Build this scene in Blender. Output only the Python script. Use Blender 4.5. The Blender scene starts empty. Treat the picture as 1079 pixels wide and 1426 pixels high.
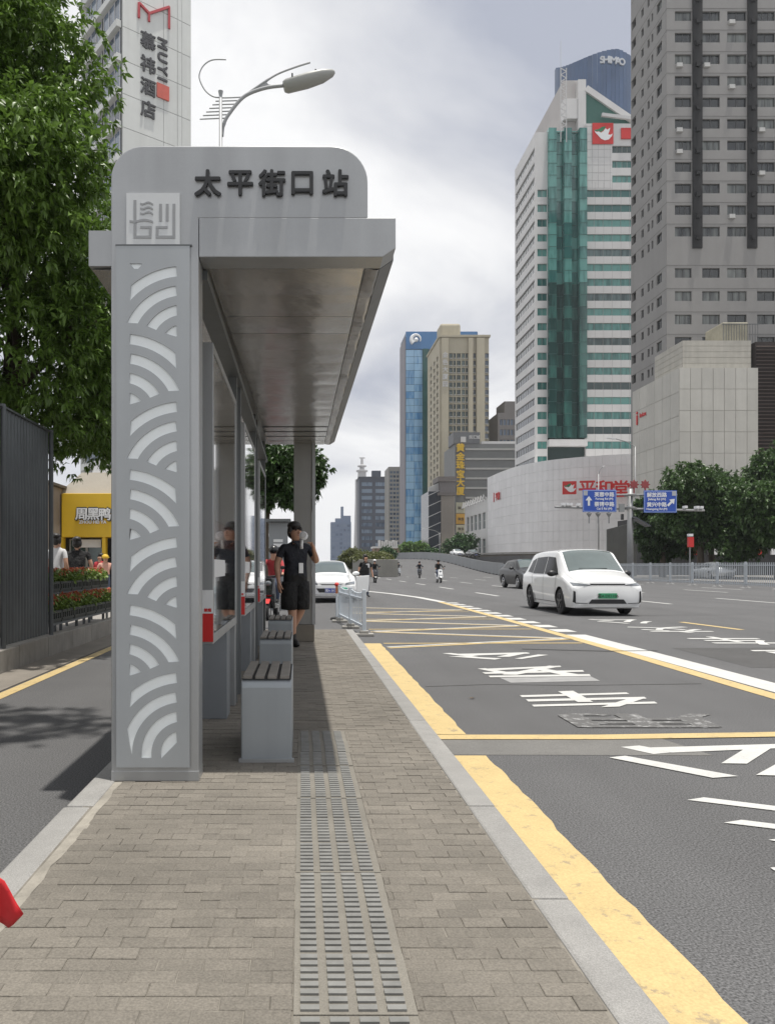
import bpy, bmesh, math, random
import numpy as np
from mathutils import Vector, Matrix
from mathutils.bvhtree import BVHTree
R = math.radians
random.seed(7)
SC = bpy.context.scene
COL = SC.collection

# ------------------------------------------------------------------ camera
F = 1074.0; VX = 420.0; VY = 788.0; CZ = 1.27          # focal length in pixels, vanishing point, eye height
cd = bpy.data.cameras.new('camera'); cam = bpy.data.objects.new('camera', cd); COL.objects.link(cam)
cam.location = (0, 0, CZ); cam.rotation_euler = (R(90), 0, 0)
cd.sensor_fit = 'VERTICAL'; cd.sensor_height = 36; cd.lens = 36 * F / 1426
cd.shift_x = (539.5 - VX) / 1426; cd.shift_y = (VY - 713) / 1426
cd.clip_start = .05; cd.clip_end = 5000
SC.camera = cam

# ------------------------------------------------------------------ sky, sun, exposure
SUN = Vector((.105, -.062, 1)).normalized()
w = bpy.data.worlds.new('World'); SC.world = w; w.use_nodes = True
nt = w.node_tree; N = nt.nodes; L = nt.links; N.clear()
def nd(t, **k):
    n = N.new(t)
    for a, b in k.items(): setattr(n, a, b)
    return n
sky = nd('ShaderNodeTexSky', sky_type='NISHITA', sun_disc=False, sun_elevation=math.asin(SUN.z), sun_rotation=math.atan2(SUN.x, SUN.y), dust_density=2.0)
tc = nd('ShaderNodeTexCoord'); sp = nd('ShaderNodeSeparateXYZ'); L.new(tc.outputs['Generated'], sp.inputs[0])
ad = nd('ShaderNodeMath', operation='ADD'); ad.inputs[1].default_value = .22; L.new(sp.outputs['Z'], ad.inputs[0])
mxz = nd('ShaderNodeMath', operation='MAXIMUM'); mxz.inputs[1].default_value = .08; L.new(ad.outputs[0], mxz.inputs[0])
dv = nd('ShaderNodeVectorMath', operation='DIVIDE'); cb = nd('ShaderNodeCombineXYZ')
for i in range(3): L.new(mxz.outputs[0], cb.inputs[i])
L.new(tc.outputs['Generated'], dv.inputs[0]); L.new(cb.outputs[0], dv.inputs[1])
mp = nd('ShaderNodeMapping'); mp.inputs['Location'].default_value = (1.85, 4.38, 3); mp.inputs['Scale'].default_value = (1.0, .8, .6); L.new(dv.outputs[0], mp.inputs[0])
n1 = nd('ShaderNodeTexNoise'); n1.inputs['Scale'].default_value = 1.5; n1.inputs['Detail'].default_value = 7; n1.inputs['Roughness'].default_value = .5; n1.inputs['Distortion'].default_value = .35; L.new(mp.outputs[0], n1.inputs[0])
n2 = nd('ShaderNodeTexNoise'); n2.inputs['Scale'].default_value = .55; n2.inputs['Detail'].default_value = 4; L.new(mp.outputs[0], n2.inputs[0])
rp = nd('ShaderNodeValToRGB'); L.new(n1.outputs[0], rp.inputs[0])
rp.color_ramp.elements[0].position = .34; rp.color_ramp.elements[0].color = (4.6, 4.9, 5.8, 1)
rp.color_ramp.elements[1].position = .58; rp.color_ramp.elements[1].color = (10.3, 10.3, 10.3, 1)
e = rp.color_ramp.elements.new(.47); e.color = (7.7, 7.8, 8.15, 1)
rc = nd('ShaderNodeValToRGB'); L.new(n2.outputs[0], rc.inputs[0])
rc.color_ramp.elements[0].position = .30; rc.color_ramp.elements[0].color = (.93, .93, .93, 1)
rc.color_ramp.elements[1].position = .45; rc.color_ramp.elements[1].color = (.97, .97, .97, 1)
mx = nd('ShaderNodeMix', data_type='RGBA'); L.new(rc.outputs[0], mx.inputs['Factor']); L.new(sky.outputs[0], mx.inputs[6])
hr_ = nd('ShaderNodeMapRange'); hr_.inputs[1].default_value = 0; hr_.inputs[2].default_value = .22; L.new(sp.outputs['Z'], hr_.inputs[0])
hm_ = nd('ShaderNodeMix', data_type='RGBA'); L.new(hr_.outputs[0], hm_.inputs['Factor']); hm_.inputs[6].default_value = (9.3, 9.35, 9.5, 1); L.new(rp.outputs[0], hm_.inputs[7]); L.new(hm_.outputs[2], mx.inputs[7])
bg = nd('ShaderNodeBackground'); bg.inputs['Strength'].default_value = .1; L.new(mx.outputs[2], bg.inputs['Color'])
wo = nd('ShaderNodeOutputWorld'); L.new(bg.outputs[0], wo.inputs['Surface'])
sl = bpy.data.lights.new('sun', 'SUN'); sl.energy = 4.8; sl.angle = R(.8); sl.color = (1, .955, .88)
so = bpy.data.objects.new('sun', sl); COL.objects.link(so); so.location = (0, 0, 60)
so.rotation_euler = SUN.to_track_quat('Z', 'Y').to_euler()
SC.view_settings.view_transform = 'Standard'; SC.view_settings.look = 'None'; SC.view_settings.gamma = 1; SC.view_settings.exposure = .0
SC.view_settings.use_curve_mapping = False
SC.cycles.max_bounces = 6; SC.cycles.transparent_max_bounces = 8

# ------------------------------------------------------------------ materials
MATS = {}
def M(name, col, rough=.6, metal=0.0, var=.1, vs=2.0, bump=0.0, bs=60.0, rand=0.0, spec=.5, speck=0.0, ss=250.0, streak=0.0, coat=0.0, trans=0.0, island=0.0, lane=0.0):
    if name in MATS: return MATS[name]
    m = bpy.data.materials.new(name); m.use_nodes = True; t = m.node_tree; n = t.nodes; l = t.links
    b = n['Principled BSDF']; b.inputs['Roughness'].default_value = rough; b.inputs['Metallic'].default_value = metal
    b.inputs['Specular IOR Level'].default_value = spec; b.inputs['Coat Weight'].default_value = coat; b.inputs['Coat Roughness'].default_value = .03
    g = n.new('ShaderNodeNewGeometry')
    c = n.new('ShaderNodeRGB'); c.outputs[0].default_value = (*col, 1); cur = c.outputs[0]
    def mul(fac_out, lo, hi, src):
        mr = n.new('ShaderNodeMapRange'); l.new(fac_out, mr.inputs[0]); mr.inputs[3].default_value = lo; mr.inputs[4].default_value = hi
        v = n.new('ShaderNodeVectorMath'); v.operation = 'SCALE'; l.new(src, v.inputs[0]); l.new(mr.outputs[0], v.inputs['Scale']); return v.outputs[0]
    if var:
        x = n.new('ShaderNodeTexNoise'); x.inputs['Scale'].default_value = vs; x.inputs['Detail'].default_value = 5; x.inputs['Roughness'].default_value = .65
        l.new(g.outputs['Position'], x.inputs['Vector']); cur = mul(x.outputs[0], 1 - 2 * var, 1 + 2 * var, cur)
    if streak:
        mpn = n.new('ShaderNodeMapping'); mpn.inputs['Scale'].default_value = (1, 1, .06); l.new(g.outputs['Position'], mpn.inputs[0])
        x = n.new('ShaderNodeTexNoise'); x.inputs['Scale'].default_value = vs * 4; x.inputs['Detail'].default_value = 3; l.new(mpn.outputs[0], x.inputs['Vector']); cur = mul(x.outputs[0], 1 - 2 * streak, 1 + 2 * streak, cur)
    if lane:
        mpn = n.new('ShaderNodeMapping'); mpn.inputs['Scale'].default_value = (1.1, .04, 1); l.new(g.outputs['Position'], mpn.inputs[0])
        x = n.new('ShaderNodeTexNoise'); x.inputs['Scale'].default_value = 1.0; x.inputs['Detail'].default_value = 4; x.inputs['Distortion'].default_value = .4; l.new(mpn.outputs[0], x.inputs['Vector']); cur = mul(x.outputs[0], 1 - 2 * lane, 1 + 2 * lane, cur)
    if speck:
        x = n.new('ShaderNodeTexNoise'); x.inputs['Scale'].default_value = ss; x.inputs['Detail'].default_value = 2; l.new(g.outputs['Position'], x.inputs['Vector'])
        mr = n.new('ShaderNodeMapRange'); mr.inputs[1].default_value = .3; mr.inputs[2].default_value = .7; l.new(x.outputs[0], mr.inputs[0]); cur = mul(mr.outputs[0], 1 - speck, 1 + speck, cur)
    if rand:
        o = n.new('ShaderNodeObjectInfo'); cur = mul(o.outputs['Random'], 1 - rand, 1 + rand, cur)
    if island: cur = mul(g.outputs['Random Per Island'], 1 - island, 1 + island, cur)
    l.new(cur, b.inputs['Base Color'])
    if bump:
        x = n.new('ShaderNodeTexNoise'); x.inputs['Scale'].default_value = bs; x.inputs['Detail'].default_value = 4; l.new(g.outputs['Position'], x.inputs['Vector'])
        bp = n.new('ShaderNodeBump'); bp.inputs['Strength'].default_value = bump; bp.inputs['Distance'].default_value = .6 / bs; l.new(x.outputs[0], bp.inputs['Height']); l.new(bp.outputs[0], b.inputs['Normal'])
    if trans:
        tr = n.new('ShaderNodeBsdfTranslucent'); l.new(cur, tr.inputs[0]); ms = n.new('ShaderNodeMixShader'); ms.inputs[0].default_value = trans
        l.new(b.outputs[0], ms.inputs[1]); l.new(tr.outputs[0], ms.inputs[2]); l.new(ms.outputs[0], n['Material Output'].inputs[0])
    MATS[name] = m; return m

# ------------------------------------------------------------------ mesh helpers
ORG = {}
class MB:
    def __init__(s): s.v = []; s.f = []; s.m = []
    def face(s, pts, mi=0):
        k = len(s.v); s.v += [tuple(p) for p in pts]; s.f.append(tuple(range(k, k + len(pts)))); s.m.append(mi); return s
    def box(s, x0, x1, y0, y1, z0, z1, mi=0):
        k = len(s.v); s.v += [(x, y, z) for x in (x0, x1) for y in (y0, y1) for z in (z0, z1)]
        s.f += [tuple(k + i for i in q) for q in ((0, 1, 3, 2), (4, 6, 7, 5), (0, 4, 5, 1), (2, 3, 7, 6), (0, 2, 6, 4), (1, 5, 7, 3))]; s.m += [mi] * 6; return s
    def obox(s, c, ax, ay, az, mi=0):                      # box from centre and half-axis vectors
        c, ax, ay, az = map(Vector, (c, ax, ay, az)); k = len(s.v)
        s.v += [tuple(c + ax * i + ay * j + az * q) for i in (-1, 1) for j in (-1, 1) for q in (-1, 1)]
        s.f += [tuple(k + i for i in q) for q in ((0, 1, 3, 2), (4, 6, 7, 5), (0, 4, 5, 1), (2, 3, 7, 6), (0, 2, 6, 4), (1, 5, 7, 3))]; s.m += [mi] * 6; return s
    def beam(s, a, b, wd, hd=None, mi=0):
        a = Vector(a); b = Vector(b); d = b - a; u = Vector((0, 0, 1)) if abs(d.normalized().z) < .9 else Vector((0, 1, 0))
        x = d.cross(u).normalized(); z = x.cross(d).normalized(); return s.obox((a + b) / 2, d / 2, x * wd / 2, z * (hd or wd) / 2, mi)
    def tube(s, pts, r, n=10, mi=0, cap=True):
        pts = [Vector(p) for p in pts]; rs = r if isinstance(r, (list, tuple)) else [r] * len(pts); rings = []; prev = None
        for i, p in enumerate(pts):
            d = (pts[min(i + 1, len(pts) - 1)] - pts[max(i - 1, 0)]).normalized()
            if prev is None: prev = d.orthogonal().normalized()
            x = (prev - d * prev.dot(d)).normalized(); prev = x; y = d.cross(x); k = len(s.v)
            s.v += [tuple(p + (x * math.cos(6.28318 * j / n) + y * math.sin(6.28318 * j / n)) * rs[i]) for j in range(n)]; rings.append(k)
        for a, b in zip(rings, rings[1:]):
            for j in range(n): s.f.append((a + j, a + (j + 1) % n, b + (j + 1) % n, b + j)); s.m.append(mi)
        if cap:
            s.f.append(tuple(rings[0] + j for j in reversed(range(n)))); s.f.append(tuple(rings[-1] + j for j in range(n))); s.m += [mi, mi]
        return s
    def lathe(s, prof, c=(0, 0, 0), n=20, mi=0):           # profile of (r, z)
        ks = []
        for r, z in prof:
            ks.append(len(s.v)); s.v += [(c[0] + r * math.cos(6.28318 * j / n), c[1] + r * math.sin(6.28318 * j / n), c[2] + z) for j in range(n)]
        for a, b in zip(ks, ks[1:]):
            for j in range(n): s.f.append((a + j, a + (j + 1) % n, b + (j + 1) % n, b + j)); s.m.append(mi)
        s.f.append(tuple(ks[0] + j for j in reversed(range(n)))); s.f.append(tuple(ks[-1] + j for j in range(n))); s.m += [mi, mi]; return s
    def ball(s, c, r, nu=14, nv=9, mi=0):
        r = r if isinstance(r, (tuple, list)) else (r, r, r); k = len(s.v)
        for i in range(1, nv):
            a = math.pi * i / nv
            s.v += [(c[0] + r[0] * math.sin(a) * math.cos(6.28318 * j / nu), c[1] + r[1] * math.sin(a) * math.sin(6.28318 * j / nu), c[2] + r[2] * math.cos(a)) for j in range(nu)]
        t = len(s.v); s.v += [(c[0], c[1], c[2] + r[2]), (c[0], c[1], c[2] - r[2])]
        for i in range(nv - 2):
            for j in range(nu): s.f.append((k + i * nu + j, k + (i + 1) * nu + j, k + (i + 1) * nu + (j + 1) % nu, k + i * nu + (j + 1) % nu)); s.m.append(mi)
        for j in range(nu):
            s.f.append((t, k + j, k + (j + 1) % nu)); s.f.append((t + 1, k + (nv - 2) * nu + (j + 1) % nu, k + (nv - 2) * nu + j)); s.m += [mi, mi]
        return s
    def prism(s, poly, fa, fb, mi=0):                      # polygon swept between two mappings (u,v)->xyz
        k = len(s.v); n = len(poly); s.v += [tuple(fa(*p)) for p in poly] + [tuple(fb(*p)) for p in poly]
        s.f.append(tuple(range(k, k + n))); s.f.append(tuple(k + n + i for i in reversed(range(n)))); s.m += [mi, mi]
        for i in range(n): s.f.append((k + i, k + n + i, k + n + (i + 1) % n, k + (i + 1) % n)); s.m.append(mi)
        return s
    def build(s, name, mats, parent=None, smooth=False, bevel=0.0, seg=2, autosm=False, fix=True):
        me = bpy.data.meshes.new(name); o = ORG.get(parent.name, Vector((0, 0, 0))) if parent else Vector((0, 0, 0))
        me.from_pydata([(a - o.x, b - o.y, c - o.z) for a, b, c in s.v], [], s.f)
        for m in (mats if isinstance(mats, (list, tuple)) else [mats]): me.materials.append(m)
        if any(s.m): me.polygons.foreach_set('material_index', s.m)
        if fix:
            bm = bmesh.new(); bm.from_mesh(me); bmesh.ops.recalc_face_normals(bm, faces=bm.faces); bm.to_mesh(me); bm.free()
        if smooth: me.polygons.foreach_set('use_smooth', [True] * len(me.polygons))
        me.update()
        return link(name, me, parent, bevel, seg)
def link(name, me, parent=None, bevel=0.0, seg=2):
    ob = bpy.data.objects.new(name, me); COL.objects.link(ob)
    if parent is not None:
        ob.parent = parent; ORG[ob.name] = ORG.get(parent.name, Vector((0, 0, 0)))
    if bevel:
        b = ob.modifiers.new('bevel', 'BEVEL'); b.width = bevel; b.segments = seg; b.limit_method = 'ANGLE'; b.angle_limit = R(35)
    return ob
def tag(o, label=None, cat=None, group=None, kind=None):
    if label: o['label'] = label
    if cat: o['category'] = cat
    if group: o['group'] = group
    if kind: o['kind'] = kind
    return o
def thing(name, label, cat, loc=(0, 0, 0), group=None, rz=0):
    o = bpy.data.objects.new(name, None); COL.objects.link(o); o.location = loc; o.rotation_euler.z = rz; o.empty_display_size = .2
    ORG[o.name] = Vector(loc); return tag(o, label, cat, group)
def local(name, label, cat, group=None):                   # thing built around its own origin, moved afterwards
    o = thing(name, label, cat, (0, 0, 0), group); return o
def struct(o): return tag(o, kind='structure')
KIDS = {}
def copy_tree(o, parent=None):
    if not KIDS.get('ok') == len(bpy.data.objects):
        KIDS.clear()
        for b in bpy.data.objects:
            if b.parent: KIDS.setdefault(b.parent.name, []).append(b)
    c = o.copy(); COL.objects.link(c); c.parent = parent
    for k in KIDS.get(o.name, []): copy_tree_in(k, c)
    return c
def copy_tree_in(o, parent):
    c = o.copy(); COL.objects.link(c); c.parent = parent
    for k in KIDS.get(o.name, []): copy_tree_in(k, c)
def place(o, loc, rz=0, label=None, sc=None):
    o.location = loc; o.rotation_euler.z = rz
    if label: o['label'] = label
    if sc: o.scale = sc if isinstance(sc, tuple) else (sc, sc, sc)
    return o
def px(x, y, Y): return Vector(((x - VX) * Y / F, Y, CZ + (VY - y) * Y / F))
def wx(x, Y): return (x - VX) * Y / F
def wz(y, Y): return CZ + (VY - y) * Y / F
def eval_mesh(ob):
    dg = bpy.context.evaluated_depsgraph_get(); me = bpy.data.meshes.new_from_object(ob.evaluated_get(dg)); return me
def text(s, size, mat, mtx, parent, name='letter', extrude=.004, bold=0.0, sx=1.0, sy=1.0, shear=0.0):
    cu = bpy.data.curves.new('t', 'FONT'); cu.body = s; cu.size = size; cu.extrude = extrude; cu.align_x = 'CENTER'; cu.align_y = 'CENTER'; cu.resolution_u = 3; cu.shear = shear
    ob = bpy.data.objects.new('t', cu); COL.objects.link(ob); me = eval_mesh(ob); bpy.data.objects.remove(ob); bpy.data.curves.remove(cu)
    if bold:                                                # heavier strokes: shifted copies, each a hair deeper
        bm = bmesh.new()
        for i, (a, b) in enumerate(((0, 0), (1, .35), (-1, -.35), (.35, -1), (-.35, 1))):
            m2 = me.copy(); m2.transform(Matrix.Translation((a * bold, b * bold, -.02 * i * max(extrude, .002)))); bm.from_mesh(m2); bpy.data.meshes.remove(m2)
        bm.to_mesh(me); bm.free()
    xs = [v.co.x for v in me.vertices] or [0]; ys = [v.co.y for v in me.vertices] or [0]; cx = (min(xs) + max(xs)) / 2; cy = (min(ys) + max(ys)) / 2
    o = ORG.get(parent.name, Vector((0, 0, 0))) if parent else Vector((0, 0, 0))
    me.transform(Matrix.Translation(-o) @ mtx @ Matrix.Diagonal((sx, sy, 1, 1)) @ Matrix.Translation((-cx, -cy, 0)))
    me.materials.clear(); me.materials.append(mat); me.name = name
    return link(name, me, parent)
def FR(x, y, z, rz=0): return Matrix.Translation((x, y, z)) @ Matrix.Rotation(rz, 4, 'Z') @ Matrix.Rotation(R(90), 4, 'X')   # facing -Y
def FX(x, y, z): return Matrix.Translation((x, y, z)) @ Matrix.Rotation(R(-90), 4, 'Z') @ Matrix.Rotation(R(90), 4, 'X')      # facing -X
def plate(name, outline, holes, mtx, thick, mat, parent):   # flat plate with real cut-outs
    cu = bpy.data.curves.new('p', 'CURVE'); cu.dimensions = '2D'; cu.fill_mode = 'BOTH'; cu.extrude = thick / 2
    for poly in [outline] + holes:
        sp_ = cu.splines.new('POLY'); sp_.points.add(len(poly) - 1); sp_.use_cyclic_u = True
        for q, (a, b) in zip(sp_.points, poly): q.co = (a, b, 0, 1)
    ob = bpy.data.objects.new('p', cu); COL.objects.link(ob); me = eval_mesh(ob); bpy.data.objects.remove(ob); bpy.data.curves.remove(cu)
    o = ORG.get(parent.name, Vector((0, 0, 0))) if parent else Vector((0, 0, 0)); me.transform(Matrix.Translation(-o) @ mtx)
    me.materials.clear(); me.materials.append(mat); me.name = name
    return link(name, me, parent)
def mesh_np(name, V, T, mat, parent=None, smooth=False):
    me = bpy.data.meshes.new(name); V = np.asarray(V, np.float32); T = np.asarray(T, np.int32)
    if parent is not None: V = V - np.array(ORG.get(parent.name, Vector((0, 0, 0))), np.float32)
    me.vertices.add(len(V)); me.vertices.foreach_set('co', V.ravel()); me.loops.add(T.size); me.loops.foreach_set('vertex_index', T.ravel())
    me.polygons.add(len(T)); me.polygons.foreach_set('loop_start', np.arange(0, T.size, T.shape[1], dtype=np.int32)); me.update(calc_edges=True)
    for m in (mat if isinstance(mat, (list, tuple)) else [mat]): me.materials.append(m)
    return link(name, me, parent)

# ------------------------------------------------------------------ material library
asphalt = M('asphalt', (.088, .088, .090), .82, var=.13, vs=.5, bump=.55, bs=120, speck=.65, ss=110, lane=.14)
patchm = M('asphalt_patch', (.145, .142, .135), .85, var=.15, vs=2, bump=.4, bs=150, speck=.25, ss=160)
def worn(name, col, wear, under):
    m = M(name, col, .7, var=.1, vs=4, speck=.12, ss=120, bump=.3, bs=150); t = m.node_tree; n = t.nodes; l = t.links; b = n['Principled BSDF']
    src = b.inputs['Base Color'].links[0].from_socket; g = n.new('ShaderNodeNewGeometry')
    x = n.new('ShaderNodeTexNoise'); x.inputs['Scale'].default_value = 9; x.inputs['Detail'].default_value = 9; x.inputs['Roughness'].default_value = .78; l.new(g.outputs['Position'], x.inputs['Vector'])
    r = n.new('ShaderNodeMapRange'); r.inputs[1].default_value = wear; r.inputs[2].default_value = wear + .07; l.new(x.outputs[0], r.inputs[0])
    k = n.new('ShaderNodeMix'); k.data_type = 'RGBA'; l.new(r.outputs[0], k.inputs['Factor']); l.new(src, k.inputs[6]); k.inputs[7].default_value = (*under, 1); l.new(k.outputs[2], b.inputs['Base Color']); return m
ylw = worn('yellow_paint', (.50, .38, .18), .56, (.30, .24, .15)); wht = worn('white_paint', (.50, .50, .485), .64, (.14, .14, .14)); fade = worn('faded_paint', (.30, .30, .30), .41, (.10, .099, .098))
granite = M('granite', (.25, .245, .235), .7, var=.12, vs=6, speck=.22, ss=220, bump=.2, bs=120, rand=.06)
concrete = M('concrete', (.29, .28, .26), .8, var=.16, vs=3, speck=.1, bump=.3, bs=60, streak=.05)
brickm = M('paving_brick', (.152, .138, .117), .85, var=.22, vs=1.6, bump=.6, bs=70, rand=.10, speck=.2, ss=150, island=.10)
mortar = M('mortar', (.185, .17, .145), .9, var=.42, vs=7, bump=.5, bs=80)
tact = M('tactile_base', (.175, .163, .14), .85, var=.16, vs=5, speck=.15, bump=.4, bs=110, rand=.07)
tactbar = M('tactile_bar', (.18, .18, .172), .6, var=.2, vs=14, rand=.08)
alu = M('silver_paint', (.35, .36, .368), .34, .45, var=.08, vs=1.3, streak=.12, speck=.03)
alud = M('dark_metal', (.13, .14, .145), .5, .2, var=.1, vs=3, streak=.05)
alul = M('light_inlay', (.80, .84, .85), .4, .05, var=.05, vs=6)
soff = M('soffit_metal', (.50, .485, .46), .22, .8, var=.05, vs=1.2, bump=.05, bs=1.5)
blackp = M('black_paint', (.015, .016, .018), .4, var=.05)
redp = M('red_paint', (.55, .02, .018), .45, var=.06); whitep = M('white_plastic', (.72, .73, .74), .4, var=.05)
glassd = M('dark_glass', (.012, .015, .017), .05, var=0, spec=.8, coat=.5)
rubber = M('rubber', (.018, .018, .019), .7, var=.1); chrome = M('chrome', (.7, .7, .72), .15, 1, var=0)
skin = M('skin', (.44, .25, .17), .5, var=.06, vs=8); hairm = M('hair', (.012, .010, .009), .5, var=.2, vs=30)
bark = M('bark', (.085, .068, .05), .9, var=.3, vs=8, bump=.8, bs=25)
GROUND = M('ground_mat', (.20, .195, .185), .9, var=.12, vs=.5, speck=.1)
pavem = M('pavement_mat', (.25, .235, .215), .85, var=.12, vs=1.2, speck=.12, bump=.3)

# ------------------------------------------------------------------ ground, road, platform
struct(MB().face([(-1500, -60, -.05), (1500, -60, -.05), (1500, 2500, -.05), (-1500, 2500, -.05)]).build('ground', GROUND))
def rz_(Y, X=20):
    t = min(max((Y - 92) / 95, 0), 1); s = min(max((X - 4) / 8, 0), 1); return 2.9 * t * t * (3 - 2 * t) * s * s * (3 - 2 * s)
ys = [-12] + list(range(0, 96, 8)) + list(range(96, 200, 6)) + [240]
mb = MB(); xs = [-3.5, 4, 5.5, 7, 8, 9, 10.5, 12, 16, 24, 31]
for y0, y1 in zip(ys, ys[1:]):
    for x0, x1 in zip(xs, xs[1:]): mb.face([(x0, y0, rz_(y0, x0)), (x1, y0, rz_(y0, x1)), (x1, y1, rz_(y1, x1)), (x0, y1, rz_(y1, x0))])
struct(mb.build('road', asphalt))
struct(MB().box(-60, -3.66, -10, 90, -.04, .15).build('left_pavement', pavem))
struct(MB().box(31, 140, 20, 260, -.04, .14).build('right_pavement', pavem))
PZ = .15; BR0 = -.925; BR1 = .772; PY0 = .6; PY1 = 13.6
plat = struct(MB().box(-1.02, .80, PY0, PY1, -.03, PZ - .0035).build('platform', mortar))
kb = MB().box(-.065, .065, 0, .992, -.15, .004).build('kerb_stone', granite, plat, bevel=.012)
kb.location = (.838, PY0, PZ)
for i in range(1, 13):
    c = kb.copy(); COL.objects.link(c); c.location = (.838, PY0 + i, PZ + random.uniform(-.002, .002))
for i in range(13):
    c = kb.copy(); COL.objects.link(c); c.location = (-1.033 - random.uniform(0, .008), PY0 + i, PZ - .004 + random.uniform(-.004, .004)); c.rotation_euler.z = random.uniform(-.006, .006)
mb = MB(); ef = [(PY0 + i * .12, -.925 + random.uniform(-.012, .012)) for i in range(109)]
for (ya, xa), (yb, xb) in zip(ef, ef[1:]): mb.face([(-.969, ya, PZ - .0015), (xa, ya, PZ - .001), (xb, yb, PZ - .001), (-.969, yb, PZ - .0015)])
mb.build('edge_fill', M('edge_mortar', (.27, .25, .215), .9, var=.3, vs=6, bump=.8, bs=40), plat, fix=False)
# bricks in running bond; the tactile strip interrupts them
BL, BW, G = .13, .064, .0022; TX0, TX1, TY1 = -.022, .290, 5.22
cells = []
row = 0; y = PY0
while y < PY1 - .05:
    x = BR0 - (row % 2) * BL / 2
    while x < BR1 - .004:
        a = max(x, BR0); b = min(x + BL, BR1)
        if b - a > .03:
            if y + BW < TY1 + .03:
                for p, q in ((a, min(b, TX0)), (max(a, TX1), b)):
                    if q - p > .008: cells.append((p, q, y))
            else: cells.append((a, b, y))
        x += BL
    y += BW; row += 1
def vis(c): return c[2] > 1.86 and abs((c[0] + c[1]) / 2 - .06) < .62 * c[2]
cells.sort(key=lambda c: (not vis(c), c[2]))
bm_cache = {}
for p, q, y in cells[:300]:
    wdt = round(q - p, 2)
    if wdt not in bm_cache:
        t = MB(); h = .002; wv = wdt / 2 - G / 2; dv_ = BW / 2 - G / 2
        k = 0; t.v = [(-wv, -dv_, -.03), (wv, -dv_, -.03), (wv, dv_, -.03), (-wv, dv_, -.03), (-wv, -dv_, -h), (wv, -dv_, -h), (wv, dv_, -h), (-wv, dv_, -h), (-wv + h, -dv_ + h, 0), (wv - h, -dv_ + h, 0), (wv - h, dv_ - h, 0), (-wv + h, dv_ - h, 0)]
        t.f = [(8, 9, 10, 11)] + [(a + o, (a + 1) % 4 + o, (a + 1) % 4 + 4 + o, a + 4 + o) for o in (0, 4) for a in range(4)]; t.m = [0] * 9
        me = bpy.data.meshes.new('brick'); me.from_pydata(t.v, [], t.f); me.materials.append(brickm); bm_cache[wdt] = me
    b = link('brick', bm_cache[wdt], plat); b.location = ((p + q) / 2, y + BW / 2, PZ + random.uniform(-.0025, .0015))
    b.rotation_euler = (random.uniform(-.012, .012), random.uniform(-.008, .008), random.uniform(-.008, .008)) if random.random() < .5 else (0, 0, random.uniform(-.004, .004))
mb = MB()
for p, q, y in cells[300:]:
    z = PZ + random.uniform(-.002, .0015); mb.box(p + G / 2, q - G / 2, y + G / 2, y + BW - G / 2, PZ - .03, z)
tag(mb.build('brick_courses', brickm, plat), kind='stuff')
tm = MB().box(.001, .311, .0006, .2994, -.03, 0)
for c in range(4):
    for r in range(8): tm.box(.018 + c * .073, .066 + c * .073, .012 + r * .036, .034 + r * .036, 0, .0065, 1)
tile = tm.build('tactile_tile', [tact, tactbar], plat); tile.location = (TX0, TY1 - .3, PZ)
for i in range(1, 15):
    c = tile.copy(); COL.objects.link(c); c.location = (TX0 + random.uniform(-.002, .002), TY1 - .3 - i * .3, PZ + random.uniform(-.003, .003)); c.rotation_euler.x = random.uniform(-.006, .006)

# ------------------------------------------------------------------ road markings
def strip(name, pts, wd, mat, z=.004, par=None, ragged=0):
    mb = MB(); P = [Vector((*p, 0)) for p in pts]; k = []
    for i, p in enumerate(P):
        d = (P[min(i + 1, len(P) - 1)] - P[max(i - 1, 0)]).normalized(); n = Vector((d.y, -d.x, 0)) * wd / 2
        n2 = n * (1 + random.uniform(-ragged, ragged)); k.append((p - n, p + n2))
    for (a, b), (c, d) in zip(k, k[1:]):
        zz = lambda q: (q.x, q.y, rz_(q.y, q.x) + z)
        mb.face([zz(a), zz(b), zz(d), zz(c)])
    return struct(mb.build(name, mat, par))
def dense(a, b, st): n = max(1, int(math.dist(a, b) / st)); return [(a[0] + (b[0] - a[0]) * i / n, a[1] + (b[1] - a[1]) * i / n) for i in range(n + 1)]
strip('kerb_line', dense((1.075, .8), (1.085, 5.15), .12), .30, ylw, ragged=.07)
strip('kerb_line', dense((1.09, 5.80), (1.14, 12.6), .15), .29, ylw, ragged=.06)
struct(MB().face([(.95, 5.18, .002), (2.75, 5.16, .002), (2.62, 5.74, .002), (.95, 5.76, .002)]).build('road_patch', patchm))
strip('stop_line', [(.98, 5.70), (2.2, 5.70), (3.4, 5.78), (4.5, 5.88)], .15, ylw, .0065, ragged=.04)
strip('bay_line', [(4.52, 5.0), (4.60, 8), (4.72, 11.5), (4.82, 18), (4.86, 27)], .20, ylw)
strip('lane_line', [(4.86, 5.0), (4.92, 8), (5.0, 11.5), (5.04, 14.2)], .36, wht)
for i in range(11): y = 14.8 + i * 1.12; strip('lane_dash', [(5.09 + (y - 14) * .004, y), (5.1 + (y - 14) * .004, y + .62)], .38, wht)
strip('bay_curve', [(4.95, 27), (4.7, 31), (4.1, 35), (3.3, 38.5), (2.1, 41), (.9, 42.5)], .30, wht)
zz_ = []
for i in range(9): zz_ += [(1.34 if i % 2 == 0 else 4.66, 11.9 + i * 1.45)]
for (a, b) in zip(zz_, zz_[1:]): strip('zigzag_line', [a, b], .12, ylw, .004); strip('zigzag_edge', [(a[0], a[1] + .15), (b[0], b[1] + .15)], .09, wht, .005)
for y in (12.6, 15.4, 18.3, 21.2): strip('zigzag_line', [(1.34, y), (4.6, y + .05)], .1, ylw, .0055)
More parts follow.
